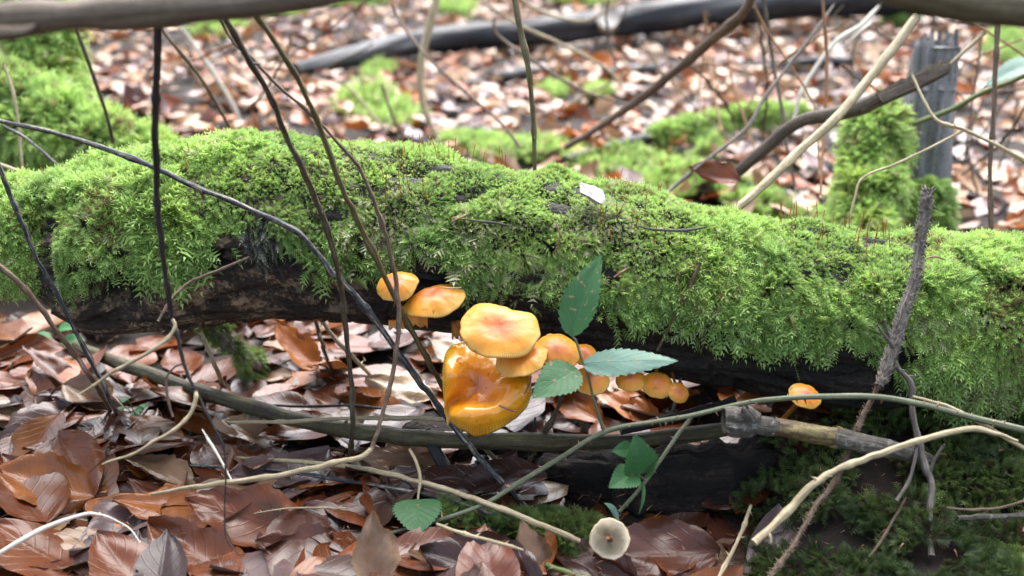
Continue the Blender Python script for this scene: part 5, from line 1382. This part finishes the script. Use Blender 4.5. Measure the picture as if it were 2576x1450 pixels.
bs('thin pinkish twig standing near the far moss tufts', 'brown', [(960, 210, 1.6, 6), (975, 260, 1.6, 7), (995, 310, 1.6, 7), (1022, 350, 1.6, 6)], wig=.2)
tw, C, R = bs('thin forked tan twig reaching over the stump moss at right', 'straw', [(2640, 440, .93, 8), (2576, 402, .94, 9), (2500, 362, .95, 9), (2420, 325, .96, 9), (2350, 296, .97, 8), (2290, 180, 1.0, 6)], wig=.3, nodes=3,
   branches=[dict(pts=[(2425, 328, .96, 7), (2340, 372, .955, 7), (2250, 415, .95, 7), (2170, 448, .945, 6), (2150, 500, .94, 6), (2132, 570, .935, 5)])])
rb = empty('leafy_branch', at(2576, 200, 1.15)); tag(rb, 'thin olive branch with a blue green leaf at the right edge', 'branch')
C, R = res([(2262, 326, 1.22, 10), (2330, 300, 1.2, 13), (2400, 272, 1.18, 14), (2480, 230, 1.16, 14), (2576, 190, 1.15, 14), (2700, 140, 1.14, 14)], .3); V, Fs, uv = tube_mesh(C, R, 9, .1); mk('stem', V, Fs, M['green'], rb, uv=uv)
green_leaf(at(2640, 165, 1.12), at(2472, 222, 1.10), .42, TOC * .6 + UP * .8, 'bramble', rb, flip=True)
for k, (lab, pts) in enumerate([('purple arching cane crossing the grey stump near its top', [(2140, 40, 1.6, 7), (2240, 100, 1.6, 8), (2340, 128, 1.6, 8), (2460, 165, 1.6, 8), (2640, 200, 1.6, 7)]),
                  ('purple cane crossing low behind the grey stump', [(2250, 238, 1.5, 6), (2360, 232, 1.5, 7), (2450, 236, 1.5, 7), (2620, 220, 1.5, 7)]),
                  ('thin brown stalk just left of the right edge stem', [(2470, 90, 1.4, 6), (2455, 200, 1.4, 6), (2440, 300, 1.4, 6), (2425, 420, 1.4, 5)]),
                  ('thin stalk leaning right beyond the right edge stem', [(2560, 250, 1.5, 5), (2545, 330, 1.5, 6), (2510, 430, 1.5, 6)]),
                  ('pinkish twig from the overhanging branch to the right edge', [(2420, 40, 1.2, 5), (2500, 90, 1.2, 6), (2576, 140, 1.2, 6), (2640, 180, 1.2, 6)]),
                  ('thin brown stem left of the mossy branch', [(1772, 20, 1.6, 5), (1780, 120, 1.6, 6), (1795, 220, 1.55, 6), (1815, 330, 1.5, 5)]),
                  ('thin brown stem crossing the mossy branch', [(1830, 130, 1.5, 5), (1845, 220, 1.48, 6), (1880, 320, 1.45, 6), (1905, 400, 1.42, 5)])]):
    bs(lab, 'orange' if k > 3 else 'brown', pts, wig=.25)

TANGLE = []
def tangle(lab, u0, u1, v0, v1, n, dlo, dhi):
    for k in range(n):
        u, v, d = rs.uniform(u0, u1), rs.uniform(v0, v1), rs.uniform(dlo, dhi)
        a = math.radians(rs.choice([rs.uniform(60, 110), rs.uniform(15, 60), rs.uniform(120, 165)])); L = rs.uniform(90, 190)
        w = rs.uniform(4.5, 7.5); bow = rs.uniform(-30, 30)
        p = [(u + L * t * math.cos(a) + bow * (1 - t * t), v - L * t * math.sin(a), d - .05 * t, w * (1 - .25 * abs(t))) for t in (-1, -.5, 0, .5, 1)]
        o, C, R = twig('bare_twig', lab, 'twig', ['brown', 'grey', 'orange', 'straw', 'oliveblack'][rs.randint(5)], p, group='tangle of thin bare twigs behind the log', wig=2.5)
        TANGLE.append(o)
tangle('thin bare twig in the tangle left of the grey stump', 1880, 2250, 60, 260, 7, 1.25, 1.7)
tangle('thin bare twig in the tangle right of the grey stump', 2420, 2576, 120, 380, 6, 1.2, 1.6)
tangle('thin bare twig above the mossy branch behind the log', 1480, 1850, 60, 240, 6, 1.4, 2.0)
tangle('thin bare twig between the leaning stems and the far trunk', 430, 950, 60, 230, 7, 1.4, 2.2)

# loose bits on the log: torn grey flake, bark chips, fallen needles on the caps
def flake(name, label, cat, u, v, d, L, W, yaw, mat, up, ci=None, curl=.4):
    V, q, uv = leaf_mesh(L, W, curl, .5, .4, .02, .5, 9, 13, rs.rand() * 40)
    Nn = unit(np.asarray(up)); Xd = unit(np.cross(Nn, UP)); Xd = unit(RIGHT - Nn * (RIGHT @ Nn)); Yd = np.cross(Nn, Xd)
    c, s = math.cos(yaw), math.sin(yaw)
    B = np.stack([Xd * c + Yd * s, -Xd * s + Yd * c, Nn], 0)
    p = at(u, v, d)
    V = (V - np.array([0, L / 2, 0])) @ B + p
    col = np.repeat(np.array(PAL[ci][1] if ci is not None else (.5, .5, .5))[None], len(V), 0)
    o = mk(name, V, [q], M[mat], origin=p, uv=uv, col=col); tag(o, label, cat)
flake('torn_leaf', 'torn silvery grey leaf scrap standing in the moss on the log crest', 'leaf', 1486, 492, .790, .030, .020, .5, 'silver', TOC * .6 + UP * .8)
flake('fallen_leaf', 'orange brown curled leaf standing on edge behind the log near the pale stick', 'leaf', 1792, 450, 1.12, .062, .046, 1.35, 'leaf', TOC + UP * .9, 0, .5)
def lichen_tuft():
    n = 260
    uu, vv = 650 + rs.normal(size=n) * 22, 600 + rs.normal(size=n) * 26
    P = np.stack([at(a, b, .792 + rs.uniform(-.004, .004)) for a, b in zip(uu, vv)])
    D = unit(np.array([0.15, -.5, -1.0]) + rs.normal(size=(n, 3)) * .4)
    V, Fc, c = fronds(P, D, rs.normal(size=(n, 3)), rs.uniform(.006, .014, n), 5, .16, np.array([.085, .085, .088]) * rs.uniform(.4, 1.3, (n, 1)))
    o = mk('lichen_tuft', V, [Fc], M['moss'], origin=P.mean(0), smooth=False, col=c)
    tag(o, 'ragged grey lichen tuft hanging off the bare wood under the moss', 'lichen')
lichen_tuft()
flake('bark_chip', 'pale flat chip lying on the moss near the left crest', 'bark', 690, 393, .815, .018, .006, 1.2, 'duff', TOC * .4 + UP)
def chip(label, pts, mat='needle'):
    twig('fallen_needle', label, 'needle', mat, pts, group='dry needles and splinters caught on the log', wig=.1, sides=6, spurs=0)
chip('curved reddish needle on the moss below the torn grey leaf', [(1398, 562, .768, 3), (1408, 590, .766, 5), (1403, 620, .766, 5), (1393, 640, .768, 3)])
chip('tan splinter on the moss left of centre', [(1135, 560, .775, 4), (1155, 550, .774, 6), (1175, 540, .775, 5)])
chip('dark bowed twiglet pressed in the moss left of the curved needle', [(1165, 552, .776, 3), (1200, 556, .774, 6), (1250, 562, .774, 6), (1290, 570, .776, 3)], 'black')
chip('dark bowed twiglet pressed in the moss right of the torn grey leaf', [(1600, 568, .778, 3), (1650, 578, .776, 7), (1720, 580, .776, 8), (1775, 572, .778, 4)], 'black')
chip('tan splinter in the moss right of the upright bramble leaf', [(1545, 698, .762, 5), (1562, 686, .761, 7), (1578, 676, .762, 5)])
chip('upright tan needle in the moss left of the dark stem pair', [(412, 533, .80, 5), (425, 510, .80, 7), (438, 492, .80, 5)])
chip('pale curved needle lying on the moss at right beside the spruce twig', [(2328, 652, .77, 3), (2350, 646, .768, 5), (2378, 654, .77, 3)])
chip('red brown needle in the lower moss left of the spruce twig', [(1988, 795, .765, 3), (1994, 815, .764, 4), (2000, 836, .765, 3)])
chip('pale needle stuck on the top of the elongated mushroom', [(1105, 722, .765, 3), (1130, 725, .764, 4), (1160, 724, .766, 3)], 'straw')
chip('pale needle standing at the notch of the kidney shaped mushroom', [(1255, 770, .775, 3), (1264, 785, .772, 4), (1275, 799, .771, 3)], 'straw')
chip('long pale needle hanging at the right of the wavy mushroom', [(1335, 930, .748, 3), (1334, 962, .744, 4), (1318, 992, .742, 3)])
chip('pale needle lying in the middle of the wavy mushroom', [(1255, 1020, .742, 3), (1278, 1030, .74, 5), (1304, 1037, .742, 3)])

# ------------------------------------------------------------------ tell alike leaves apart by their order from the left
def number_words(objs):
    by = {}
    for o in objs: by.setdefault(o['label'], []).append(o)
    for lab, os_ in by.items():
        if len(os_) < 2: continue
        os_.sort(key=lambda o: proj(np.array(o.location))[0])
        n = len(os_)
        lab = lab.replace(' fallen leaf', ' leaf') if len(lab.split()) > 12 else lab
        names = {2: ['left one', 'right one'], 3: ['leftmost', 'middle one', 'rightmost']}.get(n) or ['leftmost'] + [w + ' from left' for w in ('second', 'third', 'fourth', 'fifth', 'sixth', 'seventh')][:n - 2] + ['rightmost']
        for o, w in zip(os_, names): o['label'] = lab + ', ' + w
number_words(TANGLE)
number_words([o for o in COL.objects if o.name.startswith('fallen_leaf')])
